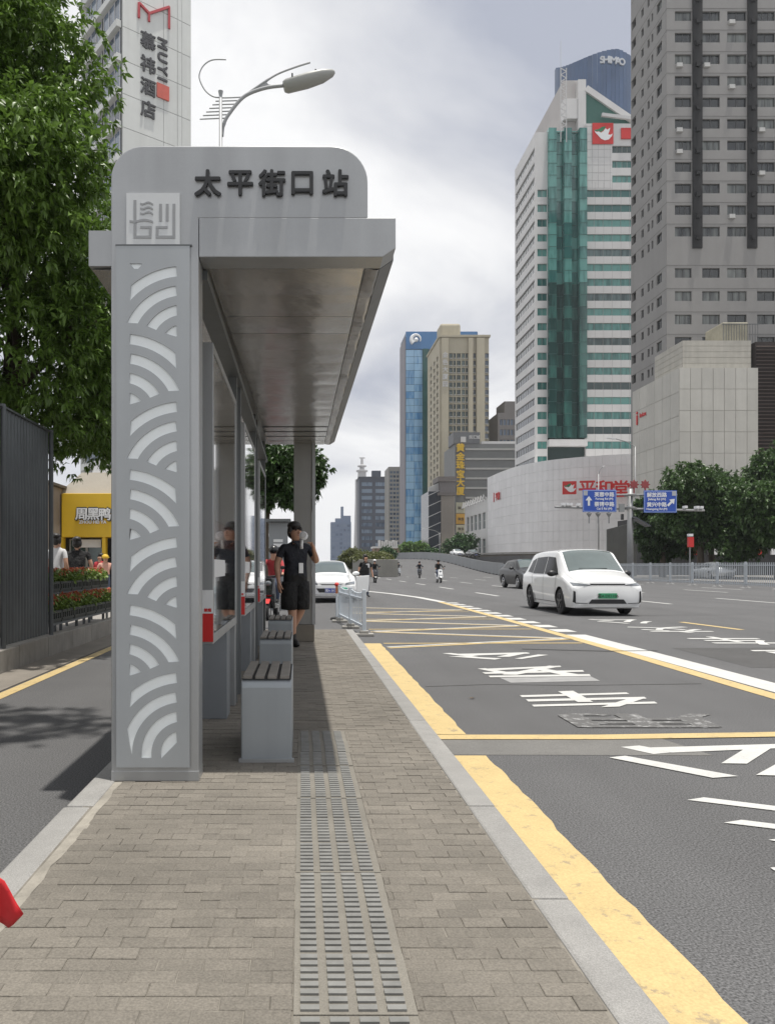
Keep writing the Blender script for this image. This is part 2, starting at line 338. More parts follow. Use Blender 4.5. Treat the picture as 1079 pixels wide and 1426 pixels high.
for X, y0s in ((8.25, (32.4, 42, 51.5, 61, 71, 81, 92, 103)), (12.25, (25.6, 35.5, 45.5, 55.5, 65, 76, 88)), (16.2, (26, 36.5, 47, 57, 68, 80)), (20.3, (36.8, 47, 58, 69, 82)), (23.4, (30, 41, 53, 66))):
    for y0 in y0s: strip('lane_dash', [(X, y0), (X, y0 + 2.1), (X, y0 + 4.2)], .16, wht)
strip('lane_dash', [(8.72, 15.3), (8.55, 17.4)], .15, ylw)
strip('edge_line', [(-2.93, .5), (-2.93, 30)], .14, ylw)
def road_char(ch, X, Y, wd, ln, mat=wht, z=.006, bold=.035):
    o = text(ch, 1.0, mat, Matrix.Translation((X, Y, z)) @ Matrix.Rotation(math.pi, 4, 'Z') @ Matrix.Diagonal((wd, ln, 1, 1)), None, 'road_character', .001, bold); struct(o)
def gp(x, y, z): Y = CZ * F / (y - VY); return ((x - VX) * Y / F, Y, z)
zA = lambda q: (600 + q[0] / 2.2526, 880 + q[1] / 2.2526); zB = lambda q: (540 + q[0] / 2.002, 1000 + q[1] / 2.002)
CH = [(zA, [[(35, 68), (62, 67), (150, 77), (120, 79)], [(70, 70), (300, 65), (310, 69), (100, 76)], [(268, 66), (310, 66), (245, 79), (205, 79)], [(55, 78), (90, 77), (222, 84), (200, 88)], [(262, 85), (285, 86), (368, 73), (335, 72)]]),
      (zA, [[(145, 116), (170, 115), (260, 130), (232, 134)], [(160, 117), (405, 107), (408, 111), (190, 122)], [(160, 128), (475, 121), (480, 126), (170, 133)], [(370, 107), (407, 109), (268, 136), (222, 135)], [(330, 120), (365, 118), (470, 136), (430, 140)], [(180, 139), (497, 134), (500, 140), (185, 144)]]),
      (zA, [[(278, 200), (612, 191), (622, 196), (285, 206)], [(297, 213), (668, 205), (675, 211), (305, 220)], [(316, 230), (700, 220), (710, 226), (322, 236)], [(398, 188), (445, 186), (508, 221), (460, 222)], [(630, 207), (675, 208), (590, 236), (532, 238)]]),
      (zB, [[(648, 82), (700, 78), (800, 96), (740, 102)], [(720, 84), (1079, 74), (1079, 86), (790, 98)], [(1005, 80), (1079, 78), (1000, 129), (928, 128)], [(616, 112), (660, 107), (975, 164), (905, 169)], [(1025, 161), (1100, 120), (1130, 122), (1100, 163)]]),
      (zB, [[(833, 230), (880, 223), (1200, 262), (1200, 275)], [(935, 294), (985, 286), (1200, 313), (1200, 326)], [(1060, 342), (1100, 338), (1250, 360), (1240, 380)], [(1065, 420), (1200, 416), (1200, 428), (1075, 428)]])]
for zf_, strokes in CH:                                     # the painted strokes of each road character, read off the road plane
    mb = MB()
    for i, q in enumerate(strokes): mb.face([gp(*zf_(p), .0045 + .0004 * i) for p in q])
    struct(mb.build('road_character', wht))
road_char('用', 2.82, 6.32, 1.42, .62, fade)
struct(MB().face([gp(*zA(q), .0025) for q in ((215, 144), (500, 140), (530, 154), (250, 160))]).build('paint_smear', M('grey_smear', (.27, .27, .27), .8, var=.15, vs=6)))
for ch, Y in (('公', 17.6), ('交', 15.3), ('车', 13.05), ('道', 10.9)): road_char(ch, 7.32, Y, 1.35, 1.5, bold=.012)

strip('road_crack', [(3.35, 11.75), (3.9, 11.6), (4.5, 11.45), (5.3, 11.5)], .05, M('crack', (.03, .028, .026), .9), .0075)
strip('road_crack', [(1.3, 8.1), (2.0, 8.25), (2.9, 8.18), (4.3, 8.3)], .018, MATS['crack'], .0022)
strip('road_crack', [(5.3, 19.5), (6.5, 19.9), (8.0, 19.6), (11.5, 20.0)], .04, MATS['crack'], .0022)
struct(MB().face([(5.6, 9.6, .002), (7.9, 9.7, .002), (7.8, 12.0, .002), (5.7, 11.9, .002)]).build('road_patch', M('dark_patch', (.066, .065, .065), .85, var=.15, bump=.8, bs=110, speck=.7, ss=100)))
# ------------------------------------------------------------------ bus shelter
CY = 4.01
sh = thing('bus_shelter', 'long silver bus stop shelter with wave-cut totem column and wide flat roof', 'bus shelter', (-.75, CY, PZ))
def X4(x): return wx(x, CY)
def Z4(y): return wz(y, CY)
def arc(cx, cz, r, a0, a1, n=10): return [(cx + r * math.cos(R(a0 + (a1 - a0) * i / n)), cz + r * math.sin(R(a0 + (a1 - a0) * i / n))) for i in range(n + 1)]
xl, xr, xm = X4(155), X4(277), X4(512); zt = Z4(203); zf = Z4(303)
r1, r2 = .17, .19
outl = [(xl, PZ), (xr, PZ), (xr, zf - .004), (xm, zf - .004)] + arc(xm - r2, zt - r2, r2, 0, 90) + arc(xl + r1, zt - r1, r1, 90, 180)
MB().prism(outl, lambda u, v: (u, CY, v), lambda u, v: (u, CY + .16, v)).build('totem_column', alu, sh, bevel=.006)
MB().box(xl - .0005, xr + .001, CY - .0015, CY + .162, PZ, PZ + .055).build('base_plate', alu, sh, bevel=.004)
# wave panel with cut-outs
s_ = 1 / 3.24
def fan_rings(k):
    cyy = 726 + 305 * k; mir = k % 2 == 1; out = []
    for ro in (365, 278, 191, 104):
        ri = ro - 46; pts = []
        def arcpts(r):
            q = []
            for i in range(61):
                a = R(80 + i * 2.2); x = 313 + r * math.cos(a); yv = cyy - r * math.sin(a)
                if x > 283: continue
                lim = 66 if ro == 365 else 54
                nx, ny = 38, cyy + 305
                if x < lim or (k < 6 and math.hypot(x - nx, yv - ny) < 410) or (k == 6 and yv > 2578): break
                q.append((x, yv))
            return q
        o_ = arcpts(ro); i_ = arcpts(ri)
        if ro == 104: i_ = i_[:3] or [(283, cyy - 50)]
        if len(o_) < 2: continue
        poly = o_ + i_[::-1]
        out.append([((351 - x) if mir else x, yv) for x, yv in poly])
    return out
def z2w(p): return (X4(160 + p[0] * s_), Z4(260 + p[1] * s_))
holes = []
for k in range(7):
    for ring in fan_rings(k): holes.append([z2w(p) for p in ring])
holes.append([z2w(p) for p in ((70, 350), (125, 350), (120, 362), (108, 374), (90, 374))])
plx0, plx1, plz0, plz1 = X4(163), X4(265), Z4(1068), Z4(343.5)
wp = plate('wave_panel', [(plx0, plz0), (plx1, plz0), (plx1, plz1), (plx0, plz1)], holes, FR(0, CY - .0085, 0), .005, M('wave_panel_paint', (.355, .375, .39), .42, .25, var=.05, vs=1.5, streak=.05), sh)
MB().box(plx0 + .02, plx1 - .02, CY - .004, CY - .001, plz0 + .02, plz1 - .03).build('light_backing', alul, sh)
MB().box(plx0 - .004, plx1 + .01, CY - .012, CY + .001, plz1 + .001, plz1 + .008).build('panel_rail', alud, sh)
sc_ = MB().lathe([(.0, -.003), (.005, -.003), (.006, 0), (.006, .004)], n=8)
first = None
for xx in (168.5, 259):
    for yy in (350, 420, 560, 665, 780, 860, 960, 1052):
        if first is None:
            first = sc_.build('screw', chrome, sh); ob = first
        else: ob = first.copy(); COL.objects.link(ob)
        ob.rotation_euler.x = R(-90); p = Vector((X4(xx), CY - .0145, Z4(yy + (8 if xx > 200 else 0)))) - ORG[sh.name]; ob.location = p
# emblem plate
lp = MB().box(X4(177), X4(251), CY - .010, CY - .0005, Z4(343), Z4(270)).build('emblem_plate', M('emblem_white', (.60, .62, .63), .45, var=.04), sh)
em = MB()
def st(x0, x1, y0, y1): a = z2w((x0, y1)); b = z2w((x1, y0)); em.box(a[0], b[0], CY - .013, CY - .009, a[1], b[1])
for q in ((88, 100, 65, 237), (100.3, 168, 225, 237), (157, 168, 193.5, 224.7), (118, 168, 182, 193), (203, 215, 82, 160), (233, 245, 82, 160), (263, 275, 82, 237), (188, 262.7, 225, 237), (188, 199, 193.5, 224.7), (188, 240, 182, 193)): st(*q)
for x0, x1, yy, th in ((118, 175, 74, 8), (118, 175, 96, 8), (118, 175, 118, 8), (70, 175, 152, 10)):
    n = 14; top = [(x0 + (x1 - x0) * i / n, yy + (5 * math.sin((i / n) * 6.28 + .6) + 4 * i / n)) for i in range(n + 1)]
    poly = [z2w(p) for p in top] + [z2w((a, b + th)) for a, b in reversed(top)]
    em.prism(poly, lambda u, v: (u, CY - .0135, v), lambda u, v: (u, CY - .0095, v))
em.build('emblem', M('emblem_grey', (.30, .31, .32), .5, var=.03), lp)
for ch, cx in zip('太平街口站', (290, 335, 379, 421, 467)):
    text(ch, .142, blackp, FR(X4(cx), CY - .012, Z4(256.5)), sh, 'sign_character', .007, .0036)
# roof: falls slightly towards the camera
def rise(Y): return (Y - CY) * .22 / 7.6
RY1 = 11.62
def roofmap(Y): return lambda u, v: (u, Y, v + rise(Y))
zb = Z4(358)
MB().prism([(xr + .002, zb), (X4(533), zb), (X4(551), zb + .045), (X4(551), zf), (xr + .002, zf)], lambda u, v: (u, CY, v), lambda u, v: (u, CY + .158, v)).build('fascia', alu, sh, bevel=.004)
MB().prism([(-1.15, zb + .012), (X4(533), zb + .012), (X4(551), zb + .05), (X4(551), zf - .002), (-1.15, zf - .002)], roofmap(CY + .162), roofmap(RY1)).build('roof', alu, sh)
MB().prism([(X4(533), zb - .004), (X4(553), zb + .044), (X4(553), zb + .1), (X4(536), zb + .04)], roofmap(CY + .165), roofmap(RY1)).build('gutter', M('gutter_paint', (.20, .205, .21), .45, .3, var=.1, streak=.05), sh)
n = 17; L_ = (RY1 - CY - .17) / n
for i in range(n):
    y0 = CY + .168 + i * L_; mb = MB(); nx = 10; ny = 4; hb = random.uniform(.002, .007); tl = random.uniform(-.009, .009)
    idx = {}
    for a in range(nx + 1):
        for b in range(ny + 1):
            u = -.5 + (.335 + .5) * a / nx; yy = y0 + .002 + (L_ - .004) * b / ny
            dz = -hb * math.sin(math.pi * b / ny) * (.6 + .4 * math.sin(a * 1.7 + i)) + tl * (b / ny - .5)
            idx[a, b] = len(mb.v); mb.v.append((u, yy, zb + .002 + rise(yy) + dz))
    for a in range(nx):
        for b in range(ny): mb.f.append((idx[a, b], idx[a, b + 1], idx[a + 1, b + 1], idx[a + 1, b])); mb.m.append(0)
    mb.build('soffit_panel', soff, sh, smooth=True, fix=False)
mb = MB(); prev = None
for i in range(61):
    yy = CY + .17 + (RY1 - CY - .2) * i / 60; wv = .006 * math.sin(i * .9) + .005 * math.sin(i * 2.3 + 1) + .006
    cur = [(.345, yy, zb + .003 + rise(yy)), (.398 + wv, yy, zb + rise(yy) - .004 - wv * .4), (.428 + wv * .3, yy, zb + .004 + rise(yy))]
    if prev:
        mb.face([prev[0], cur[0], cur[1], prev[1]]); mb.face([prev[1], cur[1], cur[2], prev[2]])
    prev = cur
mb.build('edge_trim', soff, sh, smooth=True, fix=False)
MB().box(-1.14, -.52, CY + .2, RY1 - .02, zb + .008, zb + .0119).build('rear_soffit', soff, sh)
# far column and tie posts
zr = zb + rise(11.4)
MB().box(-.115, .155, 11.45, 11.62, .40, zr + .004).build('far_column', M('far_column_paint', (.29, .29, .28), .5, .2, var=.08, streak=.08), sh, bevel=.006)
MB().box(.158, .205, 11.43, 11.60, .40, zr + .004).build('column_trim', alu, sh)
MB().box(-.15, .19, 11.40, 11.66, PZ, .399).build('column_base', M('base_stone', (.2, .18, .15), .8, var=.15, bump=.3), sh, bevel=.008)
for yy in (6.35, 6.75, 8.95, 9.35, 11.3):
    MB().box(-.60, -.53, yy - .035, yy + .035, PZ + .0, zb + rise(yy) + .006).build('tie_post', alud, sh)
MB().box(-.62, -.51, CY + .17, RY1 - .05, zb - .055, zb - .003).build('roof_beam', alud, sh).rotation_euler = (0, 0, 0)

# poster displays
postm = M('poster_upper', (.14, .13, .115), .06, var=.25, vs=1.5, spec=.8, coat=1)
post2 = M('poster_red_brown', (.17, .062, .042), .06, var=.3, vs=7, spec=.8, coat=1)
post3 = M('poster_dark', (.045, .05, .055), .06, var=.3, vs=5, spec=.8, coat=1)
LAB = ['poster display nearest the camera, behind the wave-cut totem', 'middle poster display of the row under the shelter roof', 'farthest poster display of the row under the shelter roof']
for i, y0 in enumerate((4.62, 7.2, 9.8)):
    d = thing('poster_display', LAB[i], 'display', (-.56, y0, PZ), 'poster displays under the shelter')
    y1 = y0 + 1.66
    fr = MB().box(-.60, -.529, y0, y0 + .05, .80, 2.61).box(-.60, -.529, y1 - .05, y1, .80, 2.61).box(-.60, -.529, y0 + .05, y1 - .05, 2.56, 2.61).box(-.60, -.529, y0 + .05, y1 - .05, .80, .86)
    fr.build('frame', alu, d, bevel=.003)
    MB().box(-.595, -.534, y0 + .052, y1 - .052, 1.55, 2.555).build('poster', postm, d)
    MB().box(-.595, -.5338, y0 + .052, y1 - .052, 1.39, 1.549).build('poster', post2, d)
    MB().box(-.595, -.5336, y0 + .052, y1 - .052, .865, 1.389).build('poster', post3, d)
    MB().box(-.5345, -.532, y0 + .1, y0 + .75, 1.20, 1.31).build('notice', whitep, d)
    MB().box(-.600, -.528, y0 - .004, y0 - .0005, .985, 1.125).build('white_band', whitep, d)
    MB().box(-.600, -.528, y0 - .0045, y0 - .0005, .815, .984).build('red_band', redp, d)
    text('禁烟', .022, redp, FR(-.562, y0 - .005, 1.005), d, 'notice_text', .0005, .001)
    MB().box(-.74, -.545, y0 + 1.02, y0 + 1.26, PZ, .80).build('leg', M('leg_paint', (.2, .215, .23), .5, .2, var=.06, streak=.04), d, bevel=.004)
    MB().box(-.70, -.53, y0 + 1.55, y0 + 1.64, PZ, .80).build('leg', alu, d, bevel=.004)

# benches
bw = M('bench_slat', (.20, .185, .165), .6, var=.2, vs=8, streak=.05)
for i, (y0, X0, lab) in enumerate(((4.40, -.345, 'grey metal bench with slatted top nearest the camera'), (6.85, -.375, 'second slatted grey bench, behind the nearest bench'), (9.25, -.40, 'farthest slatted bench beside the person with the megaphone'))):
    b = thing('bench', lab, 'bench', (X0 + .145, y0, PZ), 'benches under the shelter')
    prof = [(0, 0), (0, .425), (.012, .455), (.04, .468), (.72, .468), (.735, .455), (.735, 0)]
    MB().prism(prof, lambda u, v: (X0, y0 + u, PZ + v), lambda u, v: (X0 + .29, y0 + u, PZ + v)).build('body', M('bench_paint', (.30, .325, .345), .4, .25, var=.05, streak=.05), b, bevel=.008)
    for k in range(4): MB().box(X0 + .008 + k * .071, X0 + .061 + k * .071, y0 + .03, y0 + .71, PZ + .469, PZ + .489).build('slat', bw, b, bevel=.003)
    MB().box(X0 + .005, X0 + .285, y0 + .022, y0 + .715, PZ + .4685, PZ + .4705).build('slat_bed', rubber, b)
    MB().box(X0 - .012, X0 + .302, y0 - .012, y0 + .02, PZ + .0006, PZ + .02).build('foot', alu, b)

# ------------------------------------------------------------------ buildings
def facade(mb, mf, u0, u1, z0, z1, ops, dep, mi=0):
    us = sorted({u0, u1, *[q for o in ops for q in o[:2]]}); zs = sorted({z0, z1, *[q for o in ops for q in o[2:4]]})
    for a, b in zip(us, us[1:]):
        zz = None
        for c, d in zip(zs, zs[1:]):
            um, zm = (a + b) / 2, (c + d) / 2
            if any(o[0] < um < o[1] and o[2] < zm < o[3] for o in ops):
                if zz is not None: mb.face([mf(a, zz, 0), mf(b, zz, 0), mf(b, c, 0), mf(a, c, 0)], mi); zz = None
            elif zz is None: zz = c
        if zz is not None: mb.face([mf(a, zz, 0), mf(b, zz, 0), mf(b, z1, 0), mf(a, z1, 0)], mi)
    for a, b, c, d in [o[:4] for o in ops]:
        for p, q in (((a, c), (b, c)), ((b, c), (b, d)), ((b, d), (a, d)), ((a, d), (a, c))):
            mb.face([mf(*p, 0), mf(*q, 0), mf(*q, dep), mf(*p, dep)], mi)
def mbox(mb, mf, a, b, c, d, e, f, mi=0):
    k = len(mb.v); mb.v += [tuple(mf(u, z, q)) for u in (a, b) for z in (c, d) for q in (e, f)]
    mb.f += [tuple(k + i for i in q) for q in ((0, 1, 3, 2), (4, 6, 7, 5), (0, 4, 5, 1), (2, 3, 7, 6), (0, 2, 6, 4), (1, 5, 7, 3))]; mb.m += [mi] * 6
def window(mf, a, b, c, d, dep, par, glass, frame, nm=2, nz=1, t=.08, name='window'):
    mb = MB(); mbox(mb, mf, a, b, c, d, dep, dep + .05, 0)
    for i in range(nm + 1): u = a + (b - a) * i / nm; mbox(mb, mf, max(a, u - t / 2), min(b, u + t / 2), c, d, dep - .06, dep - .003, 1)
    for i in range(nz + 1): z = c + (d - c) * i / nz; mbox(mb, mf, a, b, max(c, z - t / 2), min(d, z + t / 2), dep - .055, dep - .004, 1)
    return mb.build(name, [glass, frame], par, fix=False)
def winglass(name, dark, light, thr=.5, rough=.08):
    m = M(name, dark, rough, var=0, spec=.8); t = m.node_tree; n = t.nodes; l = t.links; b = n['Principled BSDF']
    o = n.new('ShaderNodeObjectInfo'); g = n.new('ShaderNodeNewGeometry'); mpn = n.new('ShaderNodeMapping'); mpn.inputs['Scale'].default_value = (.9, .9, .12); l.new(g.outputs['Position'], mpn.inputs[0])
    x = n.new('ShaderNodeTexNoise'); x.inputs['Scale'].default_value = 1.6; x.inputs['Detail'].default_value = 2; l.new(mpn.outputs[0], x.inputs['Vector'])
    a = n.new('ShaderNodeMath'); a.operation = 'MULTIPLY_ADD'; l.new(o.outputs['Random'], a.inputs[0]); a.inputs[1].default_value = .55; l.new(x.outputs[0], a.inputs[2])
    r = n.new('ShaderNodeMapRange'); r.inputs[1].default_value = thr; r.inputs[2].default_value = thr + .35; l.new(a.outputs[0], r.inputs[0])
    k = n.new('ShaderNodeMix'); k.data_type = 'RGBA'; l.new(r.outputs[0], k.inputs['Factor']); k.inputs[6].default_value = (*dark, 1); k.inputs[7].default_value = (*light, 1); l.new(k.outputs[2], b.inputs['Base Color']); return m
gl_res = winglass('residential_glass', (.014, .018, .02), (.16, .175, .165), .80)
gl_teal = winglass('teal_glass', (.02, .12, .11), (.10, .29, .26), .6)
gl_dark = winglass('dark_band_glass', (.018, .045, .045), (.10, .16, .16), .75)
gl_blue = winglass('blue_glass', (.08, .25, .50), (.28, .48, .68), .5)
gl_navy = winglass('navy_glass', (.02, .035, .065), (.10, .14, .20), .55)
framem = M('window_frame', (.30, .30, .29), .5, var=.05); framew = M('white_frame', (.5, .5, .5), .5, var=.05)

# grey apartment tower, right
TY = 110.0; k_ = TY / F; tx0 = wx(928, TY)
tw = thing('apartment_tower', 'tall dark grey apartment tower with two black vertical strips, right edge', 'building', (tx0 + 12, TY + 8, 0))
wall_t = M('tower_wall', (.25, .245, .24), .85, var=.07, vs=.25, streak=.04, bump=.15, bs=12)
mfF = lambda u, z, d: (tx0 + u, TY + d, z); mfS = lambda u, z, d: (tx0 + d, TY + u, z)
cols = [(939.2, 962.4), (977.2, 1001.7), (1012, 1039), (1053.5, 1078.3), (1089, 1113), (1129, 1153)]
cols = [((a - 928) * k_, (b - 928) * k_) for a, b in cols]
rowsy = [-67.5, -37.5, -7.7] + [22.3 + 30.02 * i for i in range(11)] + [380, 412.3, 444.8, 476, 506]
ops = []
for y in rowsy:
    zc = wz(y, TY)
    for a, b in cols: ops.append((a, b, zc - .69, zc + .69))
mb = MB(); W = 26.0; ZT = 100
facade(mb, mfF, 0, W, 0, ZT, ops, .35)
sops = []
for y in rowsy[1:]:
    zc = wz(y, TY)
    for a, b, h in ((111.55, 113.2, .69), (114.3, 114.85, .6), (115.5, 116.15, .6), (117.5, 118.3, .6)): sops.append((a - TY, b - TY, zc - h, zc + h))
balc = [(120.2 - TY, 121.7 - TY, wz(y, TY) - 1.15, wz(y, TY) + 1.1) for y in rowsy[1:]]
facade(mb, mfS, 0, 12, 0, ZT, sops + balc, .35)
mb.face([(tx0, TY, ZT), (tx0 + W, TY, ZT), (tx0 + W, TY + 12, ZT), (tx0, TY + 12, ZT)]); mb.face([(tx0, TY + 12, 0), (tx0, TY + 12, ZT), (tx0 + W, TY + 12, ZT), (tx0 + W, TY + 12, 0)]); mb.face([(tx0 + W, TY, 0), (tx0 + W, TY + 12, 0), (tx0 + W, TY + 12, ZT), (tx0 + W, TY, ZT)])
mb.build('wall', wall_t, tw, fix=False)
for o in ops:
    window(mfF, *o, .28, tw, gl_res, M('tower_frame', (.09, .09, .09), .5), random.choice((2, 2, 3)), 1, .06)
for o in sops: window(mfS, *o, .25, tw, gl_res, M('tower_frame', (.09, .09, .09), .5), 2 if o[1] - o[0] > 1 else 1, 1, .06)
for o in balc:
    mb = MB(); mbox(mb, mfS, o[0], o[1], o[2], o[3], .9, 1.0); mbox(mb, mfS, o[0], o[1], o[2], o[2] + .9, .02, .12); mb.build('balcony', wall_t, tw, fix=False)
stripm = M('tower_strip', (.013, .013, .014), .8, var=.25, vs=1.5)
for c in ((963.4, 976.4), (1039.8, 1052.6), (1114, 1128)):
    a, b = (c[0] - 928) * k_, (c[1] - 928) * k_; mb = MB(); mbox(mb, mfF, a, b, wz(346, TY), ZT - 1, -.25, -.004)
    for y in rowsy[:14]: zc = wz(y, TY); mbox(mb, mfF, a + .35, a + .85, zc - 1.3, zc - .8, -.6, -.26); mbox(mb, mfF, a - .02, b + .02, zc - .62, zc - .5, -.30, -.251)
    mb.build('service_strip', stripm, tw, fix=False)
mb = MB()
for y in rowsy: zc = wz(y, TY) + 1.05; mbox(mb, mfF, -.03, W, zc, zc + .05, -.02, -.003); mbox(mb, mfS, -.02, 12, zc, zc + .05, -.02, -.003)
mb.build('floor_line', M('tower_seam', (.12, .115, .11), .9, var=.1), tw, fix=False)
acm = M('aircon_white', (.45, .45, .44), .6, var=.1)
for y, (a, b) in random.sample([(y, c) for y in rowsy[3:14] for c in cols[:4]], 9):
    zc = wz(y, TY) - .95; mb = MB(); mbox(mb, mfF, a + .15, a + .95, zc - .28, zc + .25, -.35, -.03); mbox(mb, mfF, a + .1, a + 1, zc - .33, zc - .285, -.4, -.03); mb.build('air_conditioner', acm, tw, fix=False)

# beige tiled podium
QY = 100.0; qx = wx(945, QY); kq = QY / F
pd = thing('tiled_podium', 'beige tiled windowless podium block below the dark tower', 'building', (qx + 5, QY + 5, 0))
tilem = M('podium_tile', (.46, .45, .415), .7, var=.08, vs=.35, streak=.05, rand=.05)
zp = wz(512, QY); zq = wz(472, QY); x2 = wx(1055, QY)
MB().box(qx + .03, x2, QY + .03, QY + 9.9, 0, zp - .03).build('core', M('podium_joint', (.41, .40, .365), .8), pd)
tf = None
nz = 9; nu = 8
def panel_set(mf, w, h, nu, nz, zb0, mat, par):
    me = None
    for i in range(nu):
        for j in range(nz):
            mb = MB(); e_ = .03; mbox(mb, mf, w * i / nu + e_, w * (i + 1) / nu - e_, zb0 + h * j / nz + e_, zb0 + h * (j + 1) / nz - e_, 0, .05); mb.build('tile_panel', mat, par, fix=False)
panel_set(lambda u, z, d: (qx + u, QY + d - .03, z), x2 - qx, zp - 2, 7, 9, 2, tilem, pd)
panel_set(lambda u, z, d: (qx + d - .03, QY + u, z), 14, zp - 2, 6, 8, 2, tilem, pd)
MB().box(qx + 1, x2 - .4, QY + 1, QY + 9, zp - .031, zq).build('upper_block', M('podium_upper', (.36, .345, .29), .75, var=.1, vs=.5, streak=.07), pd)
for j in range(5): MB().box(qx + .96, x2 - .36, QY + .96, QY + 9, zp + .1 + j * .75, zp + .8 + j * .75).build('tile_course', M('podium_upper_tile', (.40, .385, .345), .75, var=.12, vs=.6, streak=.08), pd)
MB().box(qx + 7.0, x2 + .2, QY + 2.5, QY + 7, zq + .01, wz(440, QY)).build('water_tank', M('tank', (.33, .31, .24), .7, var=.2, vs=.7, streak=.1), pd, bevel=.15)
mb = MB()
for i in range(14): mb.box(qx + 7 + i * .35, qx + 7.05 + i * .35, QY + 2.3, QY + 2.36, zq, wz(443, QY))
mb.box(qx + 6.8, qx + 11.8, QY + 2.3, QY + 2.36, wz(444, QY), wz(443, QY)); mb.build('roof_railing', alud, pd)
lv = thing('louvre_block', 'dark brown louvred block beside the beige podium', 'building', (x2 + 8, QY + 8, 0))
MB().box(x2 + .02, x2 + 16, QY + .6, QY + 9.5, 0, zq - .2).build('wall', M('louvre_wall', (.03, .022, .02), .8), lv)
lm = M('louvre_slat', (.075, .05, .042), .6, var=.15)
for i in range(56): z = 4 + i * .47; MB().obox((x2 + 8.02, QY + .42, z), (7.99, 0, 0), (0, .14, .06), (0, -.01, .03)).build('louvre', lm, lv, fix=False)
text('i', 2.9, redp, FX(qx - .12, QY + 12.3, wz(582, 112)), pd, 'sign_letter', .06, .05)
text('heiwa', .85, redp, FX(qx - .12, QY + 10.4, wz(578, 111)), pd, 'sign_letter', .05, .02)

# teal and white office tower
HY = 170.0; kh = HY / F; hx = wx(745, HY)
ot = thing('office_tower', 'white and teal-glass office tower with red dove emblem near its top', 'building', (hx + 15, HY + 8, 0))
whitew = M('office_white', (.58, .575, .57), .55, var=.06, vs=.2, streak=.03)
hf = lambda u, z, d: (hx + u, HY + d, z); hs = lambda u, z, d: (hx + d, HY + u, z)
def HU(p): return (p - 745) * kh
ztop = wz(184, HY); ztr = wz(172, HY); hw = HU(905)
bands = [(wz(274.5 + 20.62 * i, HY), wz(264 + 20.62 * i, HY)) for i in range(19)]
topb = [(wz(213 + 20.6 * i, HY), wz(203 + 20.6 * i, HY)) for i in range(3)]
mb = MB(); opf = [(HU(815), hw - .5, *b) for b in bands] + [(HU(852), hw - .5, *b) for b in topb]
facade(mb, hf, HU(815), hw, 0, ztr, opf, .4); ops2 = [(HU(748), HU(761.5), *b) for b in bands]
facade(mb, hf, 0, HU(762), 0, ztop, ops2, .4); ops3 = [(.6, 15.5, *b) for b in bands] + [(.6, 15.5, *b) for b in topb]
facade(mb, hs, 0, 16.2, 0, ztop, ops3, .3)
mb.face([hf(0, ztop, 0), hf(HU(815), ztop, 0), hf(HU(815), ztop, 16), hf(0, ztop, 16)]); mb.face([hf(HU(815), ztr, 0), hf(hw, ztr, 0), hf(hw, ztr, 16), hf(HU(815), ztr, 16)])
mb.face([hf(HU(815), ztop, 0), hf(HU(815), ztr, 0), hf(HU(815), ztr, 16), hf(HU(815), ztop, 16)])
mb.face([hf(0, 0, 16.2), hf(0, ztop, 16.2), hf(hw, ztop, 16.2), hf(hw, 0, 16.2)])
mb.build('wall', whitew, ot, fix=False)
for i, o in enumerate(opf): window(hf, *o, .35, ot, gl_teal if (i % 3 != 1 or i < 4) else gl_dark, framem, 7, 1, .07, 'window_band')
for o in ops2: window(hf, *o, .35, ot, gl_teal, framem, 2, 1, .07, 'window_band')
for o in ops3: window(hs, *o, .28, ot, winglass('grey_band_glass', (.10, .105, .11), (.24, .25, .26), .6), framem, 8, 1, .06, 'window_band')
mb = MB()
for i in range(19):
    z = bands[i][1] + .1
    for u in np.arange(HU(816), hw - 1, 1.9): mbox(mb, hf, u, u + .05, z, z + 1.5, -.012, -.002)
for z in np.arange(wz(262, HY), ztr, 1.7): mbox(mb, hf, HU(815.5), HU(851), z, z + .06, -.012, -.002)
for u in np.arange(HU(816), HU(851), 1.3): mbox(mb, hf, u, u + .05, wz(262, HY), ztr - .2, -.013, -.003)
mb.build('panel_joint', M('office_joint', (.30, .30, .30), .7), ot, fix=False)
# glass bay: five folded bays of panes
bay0, bay1 = HU(762), HU(815); zb0, zb1 = wz(610, HY), wz(181, HY); seg = 5; bwid = (bay1 - bay0) / seg; nr = 26
MB().box(hx + bay0 + .05, hx + bay1 - .05, HY + .6, HY + 6, 0, zb1 - .3).build('bay_core', M('bay_core', (.012, .03, .028), .6), ot)
for s in range(seg):
    dep = -1.0 if s % 2 == 0 else .35
    for r in range(nr):
        za = zb0 + (zb1 - zb0) * r / nr; zc = zb0 + (zb1 - zb0) * (r + 1) / nr; a = bay0 + s * bwid; b = a + bwid
        mb = MB(); mbox(mb, hf, a + .04, b - .04, za + .05, zc - .04, dep, dep + .06, 0); mbox(mb, hf, a, b, za - .04, za + .05, dep - .05, dep + .5, 1)
        if dep < 0: mbox(mb, hf, a + .001, a + .06, za, zc, dep + .061, .59, 0); mbox(mb, hf, b - .06, b - .001, za, zc, dep + .061, .59, 0)
        mb.build('glass_panel', [gl_teal if r > 12 else winglass('bay_dark', (.008, .05, .045), (.04, .14, .12), .65), M('bay_frame', (.03, .10, .09), .4)], ot, fix=False)
MB().box(hx + bay0, hx + bay1, HY - 1.2, HY + 1, wz(622, HY), wz(613, HY)).build('bay_base', whitew, ot)
